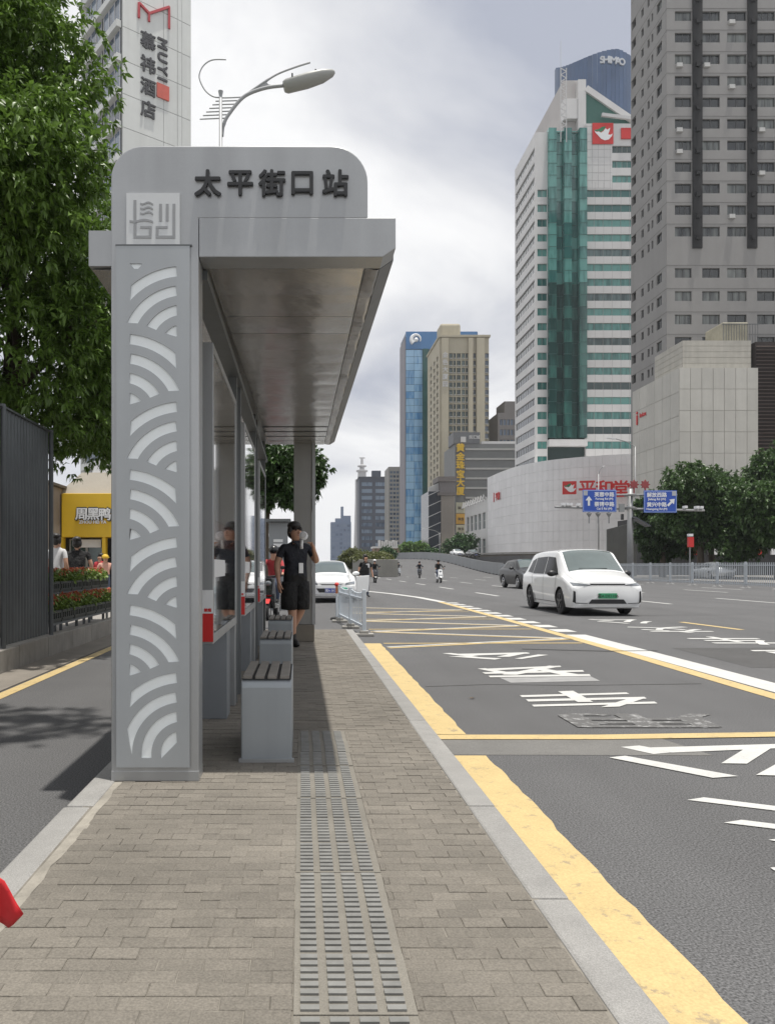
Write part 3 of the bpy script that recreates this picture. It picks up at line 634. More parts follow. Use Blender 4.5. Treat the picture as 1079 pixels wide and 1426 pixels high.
# roof works
ux = wx(785, 172); MB().box(ux - .2, ux + 3.2, 172, 194, ztop - 2, wz(112, 172)).build('roof_block', M('roof_block', (.42, .40, .39), .7, var=.07, vs=.3), ot)
MB().box(hx + HU(806), hx + HU(817), HY + .6, HY + 3, ztop, wz(108, HY)).build('roof_pier', whitew, ot)
MB().box(hx + HU(787), hx + HU(806) - .01, HY + .8, HY + 3, wz(162, HY), wz(134, HY)).build('roof_parapet', whitew, ot)
tri = [(HU(817.2), ztr + .02), (HU(890), ztr + .02), (HU(817.2), wz(121, HY))]
MB().prism(tri, lambda u, v: (hx + u, HY + 1.0, v), lambda u, v: (hx + u, HY + 2.5, v)).build('roof_gable', M('gable_green', (.035, .125, .10), .5, var=.06), ot)
MB().beam((hx + HU(817), HY + .9, wz(120, HY)), (hx + HU(884), HY + .9, wz(166, HY)), .8, 1.3).build('gable_beam', whitew, ot)
MB().beam((hx + HU(837), HY - .2, wz(160.5, HY)), (hx + HU(880), HY - .2, wz(166, HY)), .5, .7).build('roof_crane_arm', framew, ot)
mb = MB(); ma, mb_ = hx + HU(777.2), hx + HU(785); zz0, zz1 = ztop, wz(101, HY)
for X in (ma, mb_): mb.box(X - .07, X + .07, HY - 1.6, HY - 1.45, zz0 - 3, zz1)
n = 9
for i in range(n): za = zz0 + (zz1 - zz0) * i / n; zc = zz0 + (zz1 - zz0) * (i + 1) / n; zm = (za + zc) / 2; mb.beam((ma, HY - 1.52, za), (mb_, HY - 1.52, zm), .13); mb.beam((mb_, HY - 1.52, zm), (ma, HY - 1.52, zc), .13)
mb.tube([(ma, HY - 1.5, zz1), (ma, HY - 1.5, zz1 + 6)], .05, 6); mb.build('lattice_mast', framew, ot, fix=False)
def dove(par, x, y, z, s, mf, nm='emblem'):                 # red square, green and white dove
    b = MB(); mbox(b, mf, -.5 * s, .5 * s, -.5 * s, .5 * s, -.25, -.05); eo = b.build(nm, redp, par)
    wv = [(-.42, .12), (-.34, .0), (-.22, -.12), (-.1, -.26), (.08, -.34), (.28, -.3), (.42, -.14), (.46, -.02), (.34, -.08), (.24, -.06), (.3, .1), (.34, .26), (.2, .16), (.12, .24), (.02, .1), (-.1, .02), (-.2, .08), (-.3, .06)]
    gv = [(-.42, .16), (-.2, .2), (-.06, .3), (.14, .34), (.1, .25), (.0, .12), (-.12, .05), (-.2, .1), (-.32, .09)]
    for poly, c, dd in ((gv, M('emblem_green', (.02, .17, .07), .5), -.29), (wv, whitep, -.32)):
        p = MB(); p.prism([(a * s, c_ * s) for a, c_ in poly], lambda u, v: mf(u, v, dd), lambda u, v: mf(u, v, -.255)); p.build('bird_shape', c, eo)
    return eo
ex, ez = hx + HU(838.5), wz(186.5, HY); dove(ot, 0, 0, 0, 29 * kh, lambda u, z, d: (ex + u, HY + d, ez + z))
ex2 = hx + HU(874); MB().box(ex2 - 1.6, ex2 + 3, HY - .3, HY - .05, wz(194, HY), wz(179, HY)).build('sign_board', redp, ot)

# curved white shop wall
cw = thing('curved_shop_wall', 'long curved white windowless shop front with red lettering', 'building', (58, 150, 0))
pl = [(74, 145.5), (66, 146.2), (60, 147.8), (54, 151.5), (49, 157), (46.2, 165), (45.2, 175), (45, 187)]
def spl(P, n=6):
    o = []
    for i in range(len(P) - 1):
        p0, p1, p2, p3 = (Vector(P[max(0, min(len(P) - 1, i + k))]) for k in (-1, 0, 1, 2))
        for j in range(n): t = j / n; o.append(.5 * ((2 * p1) + (p2 - p0) * t + (2 * p0 - 5 * p1 + 4 * p2 - p3) * t * t + (3 * p1 - p0 - 3 * p2 + p3) * t ** 3))
    return o + [Vector(P[-1])]
cp = spl(pl); zc1 = 22.6
wm = M('shop_wall_white', (.72, .715, .72), .7, var=.06, vs=.25, streak=.05, rand=.03)
mb = MB()
for a, b in zip(cp, cp[1:]): mb.face([(a.x + .3, a.y + .3, 0), (b.x + .3, b.y + .3, 0), (b.x + .3, b.y + .3, zc1), (a.x + .3, a.y + .3, zc1)])
mb.face([(p.x + .3, p.y + .3, zc1) for p in cp] + [(74, 187, zc1)]); mb.build('core', M('shop_joint', (.67, .665, .67), .8), cw, fix=False)
NR = 11
for a, b in zip(cp, cp[1:]):
    d = (b - a).normalized(); nrm = Vector((d.y, -d.x)); nrm = nrm if nrm.y < 0 or nrm.x < 0 else -nrm
    for r in range(NR):
        z0 = zc1 * r / NR; z1 = zc1 * (r + 1) / NR; a2 = a + d * .012; b2 = b - d * .012; mb = MB()
        mb.prism([(0, z0 + .012), (1, z0 + .012), (1, z1 - .012), (0, z1 - .012)], lambda u, v: (*(a2 + (b2 - a2) * u + nrm * .0), v), lambda u, v: (*(a2 + (b2 - a2) * u + Vector((.28, .28))), v)); mb.build('wall_panel', wm, cw, fix=False)
s_x = lambda p, Y: wx(p, Y)
for ch, p, Y in (('平', 815, 148.0), ('和', 838, 147.2), ('堂', 861.5, 146.4)): text(ch, 3.35, redp, FR(wx(p, Y), Y - .9, wz(681, Y), R(-14)), cw, 'sign_character', .12, .07)
dx_, dz_ = wx(790, 149), wz(680, 149); dove(cw, 0, 0, 0, 2.5, lambda u, z, d: (dx_ + u * .95, 148.2 - u * .3 + d, dz_ + z))
text('平和', 1.9, redp, FX(44.9, 177, wz(691, 177)), cw, 'sign_character', .06, .05, 1.0)
MB().box(44.93, 45.0, 180.4, 180.9, wz(699, 180), wz(686, 180)).build('sign_bar', redp, cw)

# white gallery with windows beyond the curved wall
ga = thing('gallery_building', 'white low building with large windows left of the curved wall', 'building', (48, 200, 0))
gs = lambda u, z, d: (45.1 + d, 187.5 + u, z); mb = MB(); gops = [(2 + 4.6 * i, 5.2 + 4.6 * i, z0, z0 + 4) for i in range(5) for z0 in (4, 10.5)]
facade(mb, gs, 0, 26, 0, 17.6, gops, .5); mb.face([gs(0, 17.6, 0), gs(26, 17.6, 0), gs(26, 17.6, 12), gs(0, 17.6, 12)]); mb.build('wall', whitew, ga, fix=False)
for o in gops: window(gs, *o, .4, ga, gl_dark, framew, 2, 2, .12)
for i in range(9): MB().tube([gs(1.4 + 2.9 * i, 17.6, .1), gs(1.4 + 2.9 * i, 18.6, -.5), gs(1.4 + 2.9 * i, 17.0, -.9)], .28, 6).build('roof_bracket', whitew, ga)

# cream apartment tower
CYY = 260.0; kc = CYY / F; cx0 = wx(612, CYY); cwid = (680 - 612) * kc; czt = wz(470, CYY)
ct = thing('cream_tower', 'cream coloured high-rise with rooftop tank, in front of the blue tower', 'building', (cx0 + 8, CYY + 10, 0))
cream = M('cream_wall', (.40, .365, .28), .8, var=.07, vs=.2, streak=.05)
cf = lambda u, z, d: (cx0 + u, CYY + d, z); cs = lambda u, z, d: (cx0 + d, CYY + u, z)
def CU(z): return (550 + z / 7.19 - 612) * kc
rows = [wz(495 + 10.15 * i, CYY) for i in range(27)]
colsC = [(540, 575), (582, 607), (618, 655), (668, 698), (704, 728), (780, 806), (897, 938)]
cops = [(CU(a), CU(b), z - .85, z + .75) for a, b in colsC for z in rows]
mb = MB(); facade(mb, cf, 0, cwid, 0, czt, cops, .5); scol = [(3, 6), (9, 12), (16, 19)]; csop = [(a, b, z - .85, z + .75) for a, b in scol for z in rows]
facade(mb, cs, 0, 25, 0, czt, csop, .5); mb.face([cf(0, czt, 0), cf(cwid, czt, 0), cf(cwid, czt, 25), cf(0, czt, 25)]); mb.face([cf(cwid, 0, 0), cf(cwid, 0, 25), cf(cwid, czt, 25), cf(cwid, czt, 0)])
mb.build('wall', cream, ct, fix=False)
for a, b in colsC:
    mb = MB()
    for z in rows: mbox(mb, cf, CU(a), CU(b), z - .85, z + .75, .4, .45); mbox(mb, cf, (CU(a) + CU(b)) / 2 - .06, (CU(a) + CU(b)) / 2 + .06, z - .85, z + .75, .34, .39, 1); mbox(mb, cf, CU(a) + .1, CU(b) - .1, z - 1.2, z - .9, -.5, -.02, 1)
    mb.build('window_column', [gl_dark if a < 770 else gl_navy, framem], ct, fix=False)
for a, b in scol:
    mb = MB()
    for z in rows: mbox(mb, cs, a, b, z - .85, z + .75, .4, .45)
    mb.build('window_column', gl_navy, ct, fix=False)
for a, b in ((462, 530), (730, 775), (812, 893)): mb = MB(); mbox(mb, cf, CU(a), CU(b), 0, czt - .3, -.9, -.02); mb.build('pier', cream, ct, fix=False)
for i, ch in enumerate('金色大厦园'): text(ch, 2.0, framew, FR(cx0 + CU(497), CYY - 1.0, wz(495 + i * 10.2, CYY)), ct, 'sign_character', .05, .04)
MB().box(wx(615, CYY), wx(644, CYY), CYY + 3, CYY + 10, czt, wz(446, CYY)).build('roof_tank', cream, ct, bevel=.8)
MB().box(cx0 - .4, cx0 + cwid + .5, CYY - .8, CYY + 25, czt + .02, czt + .7).build('parapet', cream, ct)

# blue glass tower behind it
BY = 300.0; kb_ = BY / F; bx0 = wx(565, BY); bzt = wz(462, BY)
bt = thing('blue_tower', 'slim blue glass tower with white swirl emblem at its top', 'building', (bx0 + 10, BY + 10, 0))
MB().box(bx0 + .1, wx(665, BY), BY + .1, BY + 16, 0, bzt - .1).build('core', M('blue_core', (.04, .08, .14), .5), bt)
bw2 = (588 - 565) * kb_; nrb = 30; bz0 = 4
for r in range(nrb):
    za = bz0 + (bzt - 7 - bz0) * r / nrb; zc = bz0 + (bzt - 7 - bz0) * (r + 1) / nrb
    for c in range(2): MB().box(bx0 + bw2 * c / 2 + .04, bx0 + bw2 * (c + 1) / 2 - .04, BY - .15, BY + .05, za + .06, zc - .06).build('glass_panel', gl_blue, bt, fix=False)
MB().box(bx0, wx(664, BY), BY - .3, BY + 1, bzt - 6.8, bzt).build('top_band', M('blue_band', (.06, .17, .36), .35, var=.05), bt)
MB().box(bx0 - .3, bx0 - .01, BY, BY + 16, 0, bzt - 2).build('side_wall', M('mauve_wall', (.17, .165, .19), .6, var=.05), bt)
MB().box(bx0 + bw2 + .05, bx0 + bw2 + 2.2, BY - 1.2, BY + 1, 0, bzt - 6.9).build('green_strip', M('green_glass', (.02, .085, .075), .25, var=.25, vs=.4), bt)
mb = MB(); c0 = Vector((wx(579, BY), 0, wz(473, BY)))
mb.tube([(c0.x + 1.75 * math.cos(a), BY - .4, c0.z + 1.75 * math.sin(a)) for a in np.linspace(-.5, 4.1, 16)], [.2 + .05 * i for i in range(16)], 6); mb.ball((c0.x, BY - .4, c0.z - .2), .9); mb.build('emblem', whitep, bt)

# round-topped blue tower behind the teal one
SY = 300.0
st_ = thing('round_blue_tower', 'dark blue ribbed tower with curved roofline behind the office tower', 'building', (112, SY + 10, 0))
ribm = M('blue_rib', (.045, .085, .17), .35, var=.12, vs=.15, rand=.1)
n = 30; cxs, rs = wx(828, SY), wx(826, SY) - wx(770, SY)
MB().lathe([(rs - .6, 0), (rs - .6, 180)], (cxs, SY, 0), 30).build('core', M('blue_rib_core', (.02, .035, .075), .4), st_)
for i in range(n):
    a0 = math.pi + math.pi * i / n; a1 = math.pi + math.pi * (i + .96) / n; am = (a0 + a1) / 2
    f = (math.cos(am) + 1) / 2; zt_ = wz(96, SY) + (wz(68, SY) - wz(96, SY)) * math.sin(min(1, f * 1.7) * math.pi / 2) if f < .6 else wz(68, SY) - (f - .6) * 16
    q = [(cxs + rs * math.cos(a), SY + rs * math.sin(a)) for a in (a0, a1)]; zt_ = CZ + (zt_ - CZ) * (SY + rs * math.sin(am)) / SY
    mb = MB(); mb.prism([(0, 40), (1, 40), (1, zt_), (0, zt_)], lambda u, v: (q[0][0] + (q[1][0] - q[0][0]) * u, q[0][1] + (q[1][1] - q[0][1]) * u, v), lambda u, v: (cxs + (q[0][0] + (q[1][0] - q[0][0]) * u - cxs) * .95, SY + (q[0][1] + (q[1][1] - q[0][1]) * u - SY) * .95, v)); mb.build('facade_rib', ribm, st_, fix=False)
for i, (ch, p) in enumerate(zip('SHIMAO', (838, 843.5, 848.5, 853.5, 860, 866))): text(ch, 3.4, M('sign_pale', (.45, .47, .5), .5), FR(wx(p, SY - rs), SY - math.sqrt(rs * rs - (wx(p, SY - rs) - cxs) ** 2) - .3, wz(83 + i * .5, SY - rs), (wx(p, SY - rs) - cxs) / rs), st_, 'sign_letter', .2, .12)

# dark podium with cornice, stripe building, jewellery sign
DY = 215.0; kd = DY / F
dk = thing('cornice_building', 'dark-glass corner building with a beige pillar and heavy cornice', 'building', (wx(615, DY), DY + 5, 0))
MB().box(wx(597, DY), wx(614, DY), DY + .4, DY + 14, 0, wz(684, DY)).build('glass_wall', M('dark_curtain', (.025, .032, .045), .2, var=.2, vs=.3), dk)
mb = MB()
for i in range(6): mb.beam((wx(597, DY) - .1, DY + .3, wz(765 - i * 15, DY)), (wx(614, DY), DY + .3, wz(757 - i * 15, DY)), .18)
mb.build('glazing_bar', framew, dk)
MB().box(wx(614, DY) + .02, wx(633, DY), DY, DY + 6, 0, wz(690, DY)).build('pillar', M('pillar_stone', (.28, .25, .22), .7, var=.07, streak=.05), dk)
MB().box(wx(609, DY), wx(635, DY), DY - .7, DY + 8, wz(690, DY) + .02, wz(686, DY)).build('cornice', M('cornice_stone', (.15, .135, .13), .7, var=.1), dk)
MB().box(wx(612, DY), wx(633.5, DY), DY - .2, DY + 8, wz(686, DY) + .02, wz(671, DY)).build('attic', M('attic_stone', (.19, .175, .175), .7, var=.1), dk)
MB().box(wx(609, DY), wx(635, DY), DY - .9, DY + 8, wz(671, DY) + .02, wz(664, DY)).build('cornice', MATS['cornice_stone'], dk)
for i in range(9): MB().box(wx(597.5 + i * 1.6, DY), wx(598.6 + i * 1.6, DY), DY + 1, DY + 2, wz(684, DY), wz(678 - i * .7, DY)).build('roof_letter', framew, dk)
GY = 232.0
sb = thing('striped_building', 'grey building with horizontal white stripes and golden vertical sign', 'building', (wx(680, GY), GY + 6, 0))
gx0, gx1 = wx(633.5, GY), wx(724, GY); MB().box(gx0, gx1, GY, GY + 18, 0, wz(618, GY)).build('wall', M('stripe_wall', (.155, .16, .16), .6, var=.08, vs=.3), sb)
for i in range(9): MB().box(gx0 + 3, gx1 + .1, GY - .3, GY - .004, wz(627 + i * 13.5, GY), wz(624.4 + i * 13.5, GY)).build('stripe', M('stripe_band', (.34, .34, .33), .6, var=.08), sb)
MB().box(wx(631, GY), wx(668, GY), GY - .2, GY + 8, wz(618, GY) + .01, wz(602, GY)).build('roof_sign_wall', M('roof_sign_wall', (.13, .135, .145), .6, var=.08), sb)
MB().box(wx(641, GY), wx(648, GY), GY - .5, GY - .21, wz(616, GY), wz(608.5, GY)).build('sign_board', framew, sb)
for ch, p in zip('民汇城', (655, 660, 665)): text(ch, 1.15, framew, FR(wx(p, GY), GY - .35, wz(609, GY)), sb, 'sign_character', .05, .03)
gold = M('gold_sign', (.62, .40, .03), .45, var=.08)
for i, ch in enumerate('黄金珠宝大厦'):
    text(ch, 2.55, gold, FR(wx(640, GY), GY - 1.0, wz(624 + i * 12.1, GY)), sb, 'sign_character', .2, .08)
for y0, y1, c in ((700, 715, (.5, .48, .36)), (715.6, 730, (.6, .34, .06)), (731, 742, (.5, .48, .36))):
    b_ = MB().box(wx(634.5, GY), wx(647, GY), GY - .9, GY - .3, wz(y1, GY), wz(y0, GY)).build('sign_board', M('board_%d' % y0, c, .6, var=.12, vs=1.5), sb)
    text('珠宝', .9, bark, FR(wx(640.7, GY), GY - .96, wz((y0 + y1) / 2, GY)), b_, 'sign_text', .02, .02)
MB().box(wx(672, GY), wx(722, GY), GY + 2, GY + 3, wz(618, GY), wz(613, GY)).build('roof_parapet', whitew, sb)

# hazy far buildings
def far(name, label, Y, p0, p1, top, wallc, gl, rows, cols, side=None, extra=None, fr=None, up=.62):
    k = Y / F; x0, x1 = wx(p0, Y), wx(p1, Y); zt_ = wz(top, Y); dp = 18
    t = thing(name, label, 'building', ((x0 + x1) / 2, Y + 8, 0)); mf = lambda u, z, d: (x0 + u, Y + d, z); wd = x1 - x0; zb_ = 3
    ph = (zt_ - 2 - zb_) / rows; pw = (wd - 1) / cols
    op = [(.5 + c * pw + pw * .12, .5 + (c + 1) * pw - pw * .12, zb_ + r * ph + ph * (1 - up), zb_ + (r + 1) * ph - ph * .06) for r in range(rows) for c in range(cols)]
    mb = MB(); facade(mb, mf, 0, wd, 0, zt_, op, .4); mb.face([mf(0, zt_, 0), mf(wd, zt_, 0), mf(wd, zt_, dp), mf(0, zt_, dp)]); mb.face([mf(0, 0, 0), mf(0, zt_, 0), mf(0, zt_, dp), mf(0, 0, dp)]); mb.face([mf(wd, 0, 0), mf(wd, zt_, 0), mf(wd, zt_, dp), mf(wd, 0, dp)]); mb.face([mf(0, 0, dp), mf(wd, 0, dp), mf(wd, zt_, dp), mf(0, zt_, dp)])
    mb.build('wall', M(name + '_wall', wallc, .6, var=.06, vs=.1), t, fix=False)
    for r in range(rows):
        for c in range(cols): o = op[r * cols + c]; b = MB(); mbox(b, mf, *o, .3, .36); b.build('window', gl, t, fix=False)
    return t, mf, wd, zt_
t, mf, wd, z = far('banded_blue_office', 'dark blue office block with pale window bands, far down the road', 430, 500, 541, 666, (.05, .06, .085), winglass('pale_blue_glass', (.05, .075, .12), (.24, .30, .38), .55), 12, 2)
b = MB(); mbox(b, mf, wd * .45, wd * .75, z, z + 4.5, 2, 6); b.build('roof_house', MATS['banded_blue_office_wall'], t)
b = MB(); mbox(b, mf, -.3, wd + .3, z + .02, z + .9, -.3, 18); b.build('parapet', M('dark_parapet', (.04, .045, .06), .6), t)
t, mf, wd, z = far('grid_block', 'grey gridded office block between the blue towers', 380, 541, 562, 650, (.21, .205, .19), gl_navy, 22, 4)
t, mf, wd, z = far('far_blue_tower', 'faint stepped blue tower farthest down the road', 720, 461, 489, 727, (.10, .14, .22), winglass('far_glass', (.07, .10, .17), (.16, .20, .28), .5), 9, 5)
for a, c, h in ((.22, .5, 3.5), (.5, .62, 14.5), (.62, .98, 6)):
    b = MB(); mbox(b, mf, wd * a, wd * c, z + .01, z + h, 1, 9); b.build('upper_block', MATS['far_blue_tower_wall'], t)
t, mf, wd, z = far('grey_slab_block', 'grey residential slab between the cream and office towers', 262, 693, 722, 575, (.15, .14, .135), gl_navy, 14, 5)
b = MB(); mbox(b, mf, wd * .35, wd, z + .01, wz(558, 262), 1, 12); b.build('upper_block', MATS['grey_slab_block_wall'], t)
TVY = 620
tv = thing('broadcast_tower', 'pale broadcast tower with rings and antenna behind the blue office', 'tower', (wx(504, TVY), TVY, 0))
pts = [(7, 0), (5.5, 55), (5.5, wz(668, TVY)), (3.6, wz(667, TVY)), (3.2, wz(658, TVY)), (4.6, wz(657, TVY)), (4.6, wz(655, TVY)), (2, wz(654, TVY)), (1.8, wz(651, TVY)), (3.6, wz(650, TVY)), (3.6, wz(648.5, TVY)), (1.2, wz(647, TVY)), (.9, wz(638, TVY))]
MB().lathe(pts, (wx(504, TVY), TVY, 0), 14).build('shaft', M('tv_concrete', (.42, .42, .43), .7, var=.05), tv)
MB().box(wx(500.5, TVY), wx(508, TVY), TVY - .6, TVY + .6, wz(638.5, TVY), wz(637, TVY)).build('antenna_cross', framew, tv)
lb = thing('low_white_block', 'low red-brick block with white roof units at the road end', 'building', (wx(535, 260), 262, 0))
MB().box(wx(521, 260), wx(557, 260), 260, 268, 0, wz(761, 260)).build('wall', M('low_brick', (.27, .17, .14), .8, var=.1), lb)
for i in range(8): MB().box(wx(528 + i * 3.3, 260), wx(530.4 + i * 3.3, 260), 260.5, 264, wz(761, 260) + .01, wz(752 + (i % 3), 260)).build('roof_unit', whitew, lb)
MB().box(wx(521, 260) - .4, wx(557, 260) + .4, 259.5, 268, wz(761, 260) - .6, wz(761, 260)).build('eaves', whitew, lb)

# white hotel on the left
HYY = 100.0; h0 = Vector((wx(171, HYY), HYY)); hd = Vector((.788, .616)); hn = Vector((-.616, .788))
ho = thing('hotel_tower', 'white panelled hotel tower with red and black vertical lettering', 'building', (h0.x, HYY + 8, 0))
hm1 = lambda u, z, d: (h0.x + hd.x * u + hn.x * d, h0.y + hd.y * u + hn.y * d, z); HW = 9.9; HZ = 90
mb = MB(); mbox(mb, hm1, .05, HW - .05, 0, HZ, .05, 14); mb.build('core', M('hotel_joint', (.34, .35, .34), .8), ho)
hp = M('hotel_panel', (.56, .575, .56), .55, var=.05, vs=.3, streak=.05, rand=.03)
for r in range(19):
    z0 = 6 + r * 4.35
    for a, c in ((0, 5.9), (5.9, 8.0), (8.0, HW - 1.2)): mb = MB(); mbox(mb, hm1, a + .03, c - .03, z0 + .04, z0 + 4.31, -.04, .1); mb.build('wall_panel', hp, ho, fix=False)
    if z0 < wz(25, 108) - 2: mb = MB(); mbox(mb, hm1, HW - 1.17, HW + .2, z0 + .04, z0 + 4.31, -.02, .6); mb.build('wall_panel', hp, ho, fix=False)
hm2 = lambda u, z, d: (h0.x + hn.x * u + hd.x * d, h0.y + hn.y * u + hd.y * d, z)
for r in range(19):
    z0 = 6 + r * 4.35
    mb = MB(); mbox(mb, hm2, .3, 12, z0, z0 + .9, -.7, -.02); mb.build('balcony_slab', hp, ho, fix=False)
    window(hm2, .4, 5.5, z0 + 1.0, z0 + 4.2, -.12, ho, gl_navy, framew, 3, 1, .14); window(hm2, 6.2, 11.5, z0 + 1.0, z0 + 4.2, -.12, ho, gl_navy, framew, 3, 1, .14)
ang = math.atan2(hd.y, hd.x)
def HM(u, z): p = hm1(u, z, -.14); return FR(p[0], p[1], p[2], ang)
def hu(p, n=0):                                             # pixel column -> distance along the face
    t = (p - VX) / F; return (t * h0.y - h0.x) / (hd.x - t * hd.y)
def hz(p, y): u = hu(p); return wz(y, h0.y + hd.y * u)
inkm = M('hotel_ink', (.05, .05, .055), .5)
for ch, y in zip('慕祎酒店', (58, 91, 122, 153)): text(ch, 2.3, inkm, HM(hu(206), hz(206, y)), ho, 'sign_character', .1, .05)
for ch, y in zip('MUYI', (62, 81, 98, 111.5)): text(ch, 2.0, inkm, HM(hu(226), hz(226, y)) @ Matrix.Rotation(R(-90), 4, 'Z'), ho, 'sign_letter', .1, .05)
sq = MB(); uu = hu(226.5); zz0 = hz(226, 128); mbox(sq, hm1, uu - .9, uu + .9, zz0 - 1, zz0 + .9, -.25, -.05); sq.build('seal', M('seal_red', (.5, .1, .07), .5, var=.15, vs=2), ho)
lg = MB()
def hp3(p, y): q = hm1(hu(p), hz(p, y), -.2); return q
for a, b in (((193, 5), (193, 26)), ((193, 5), (207, 20)), ((207, 20), (207, 31)), ((207, 20), (235, 11)), ((235, 11), (235, 41))): lg.beam(hp3(*a), hp3(*b), .28)
lg.build('logo', M('logo_red', (.42, .05, .06), .5), ho, fix=False)

# yellow shop
YS = 30.0; ky = YS / F
shp = thing('yellow_shop', 'yellow fronted snack shop with white shop name, behind the flower crates', 'shop', (-7.5, YS + 2, .15))
yel = M('shop_yellow', (.66, .42, .02), .5, var=.06)
sx0, sx1 = wx(86, YS), -4.6
MB().box(sx0, sx1, YS, YS + 4, wz(748, YS), wz(687, YS)).build('fascia', yel, shp, bevel=.02)
MB().box(sx0, sx1, YS + 1.2, YS + 5, .15, wz(748, YS)).build('interior', M('shop_dark', (.03, .03, .032), .7), shp)
for p0, p1 in ((142, 147), (84, 88)): MB().box(wx(p0, YS), wx(p1, YS), YS + .05, YS + .35, .15, wz(748, YS)).build('pilaster', yel, shp)
MB().box(sx0 + .3, wx(142, YS), YS + .1, YS + .5, .15, 1.15).build('counter', yel, shp)
window(lambda u, z, d: (wx(92, YS) + u, YS + .55 + d, z), 0, 1.35, 1.2, wz(750, YS), 0, shp, gl_dark, framem, 2)
MB().box(wx(108, YS), wx(137, YS), YS + .42, YS + .5, wz(762, YS), wz(751, YS)).build('menu_board', whitep, shp)
for ch, p in zip('周黑鸭', (114, 131, 147)): text(ch, .52, blackp, FR(wx(p, YS), YS - .03, wz(716, YS)), shp, 'name_outline', .02, .045); text(ch, .50, whitep, FR(wx(p, YS), YS - .07, wz(716, YS)), shp, 'name_character', .02, .012)  # white shop name over slightly larger black outline letters
text('ZHOU HEI YA', .17, whitep, FR(wx(130, YS), YS - .05, wz(727, YS)), shp, 'name_text', .01, .006)
poly = [(sx0 - .2, wz(687, YS) + .02), (sx1, wz(687, YS) + .02), (sx1, wz(655, YS)), (sx0 + .6, wz(655, YS))]
MB().prism(poly, lambda u, v: (u, YS + .2 + (v - 4) * .5, v), lambda u, v: (u, YS + 4, v)).build('sloped_roof', M('shop_roof', (.36, .33, .28), .8, var=.1, vs=1), shp)
MB().box(sx0 + .9, sx1, YS + 2, YS + 4, wz(655, YS), wz(640, YS)).build('upper_wall', M('shop_upper', (.3, .27, .22), .8, var=.1), shp)
ac = thing('air_conditioner', 'white outdoor air conditioner unit on the shop roof', 'air conditioner', (wx(130, YS), YS + 1.2, wz(655, YS)))
MB().box(wx(119, YS), wx(140, YS), YS + 1.0, YS + 1.4, wz(655, YS), wz(641, YS)).build('case', whitep, ac, bevel=.02)
MB().lathe([(.15, 0), (.16, .02), (.02, .03)], n=20).build('fan_grille', M('fan_grey', (.3, .3, .3), .5), ac)
g = bpy.data.objects['fan_grille']; g.rotation_euler.x = R(90); g.location = Vector((wx(127, YS), YS + .998, wz(648, YS))) - ORG[ac.name]
sw = thing('side_wall_shop', 'weathered brown shop side wall left of the yellow shop', 'building', (-10, YS - 1, .15))
MB().box(-13, sx0 - .05, YS - 3, YS + 4, .15, wz(680, YS)).build('wall', M('weathered_wall', (.22, .18, .14), .85, var=.25, vs=1.2, streak=.1), sw)
MB().box(-13, sx0 + .1, YS - 3.3, YS + 4, wz(680, YS) + .01, wz(676, YS)).build('eaves', bark, sw)
MB().box(-13, sx0 - .3, YS - 3.5, YS - 3.02, 1.9, 2.6).build('awning', M('awning_red', (.35, .06, .06), .7, var=.3, vs=3), sw)

# ------------------------------------------------------------------ vegetation
def leaf_mesh(tips, dirs, per, ln, wd, seed, droop=.5, spread=1.0):
    rng = np.random.default_rng(seed); n = len(tips) * per
    P = np.repeat(tips, per, 0); D = np.repeat(dirs, per, 0)
    az = rng.random(n) * 6.283; 
    rd = rng.normal(size=(n, 3)); rd /= np.linalg.norm(rd, axis=1)[:, None]
    out = D * .55 + rd * spread; out /= np.linalg.norm(out, axis=1)[:, None]
    out[:, 2] -= droop * rng.random(n); out /= np.linalg.norm(out, axis=1)[:, None]
    up = np.array([0, 0, 1.0]) + rng.normal(size=(n, 3)) * .45
    sd = np.cross(out, up); sd /= np.linalg.norm(sd, axis=1)[:, None] + 1e-9; nm = np.cross(sd, out)
    l = (ln * (.65 + .7 * rng.random(n)))[:, None]; w_ = l * wd / ln
    b = P + out * l * .08; mid = P + out * l * .5 + nm * l * .05; tip = P + out * l * .98 - nm * l * .12; tip[:, 2] -= (l * droop * .25)[:, 0]
    V = np.stack([b, mid - sd * w_ * .5 + nm * w_ * .22, mid, mid + sd * w_ * .5 + nm * w_ * .22, tip], 1).reshape(-1, 3)
    o = np.arange(n)[:, None, None] * 5; T = (np.array([[0, 2, 1], [0, 3, 2], [1, 2, 4], [2, 3, 4]])[None] + o).reshape(-1, 3)
    return V, T
def lobe_tips(lobes, n, seed, shell=.62, flat=.0):
    rng = np.random.default_rng(seed); wgt = np.array([l[3] * l[4] * l[5] for l in lobes]) ** .67; c = rng.choice(len(lobes), n, p=wgt / wgt.sum()); LB = np.array(lobes)[c]
    d = rng.normal(size=(n, 3)); d /= np.linalg.norm(d, axis=1)[:, None]; r = shell + (1 - shell) * rng.random(n) ** .6; r *= .88 + .24 * rng.random(n)
    wob = 1 + .16 * np.sin(d[:, 0] * 7 + LB[:, 0] * 3) * np.sin(d[:, 2] * 6 + LB[:, 1] * 2) + .1 * np.sin(d[:, 1] * 13 + LB[:, 2])
    return LB[:, :3] + d * LB[:, 3:6] * (r * wob)[:, None], d
def leafmat(name, col, trans=.3, isl=.35): return M(name, col, .42, var=.12, vs=1.3, trans=trans, island=isl, spec=.5)
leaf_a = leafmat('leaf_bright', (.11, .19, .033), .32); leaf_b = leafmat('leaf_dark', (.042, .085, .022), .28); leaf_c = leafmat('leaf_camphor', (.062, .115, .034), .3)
hedge_m = leafmat('leaf_hedge', (.10, .115, .03), .25); hedge_g = leafmat('leaf_hedge_green', (.04, .10, .025), .25)
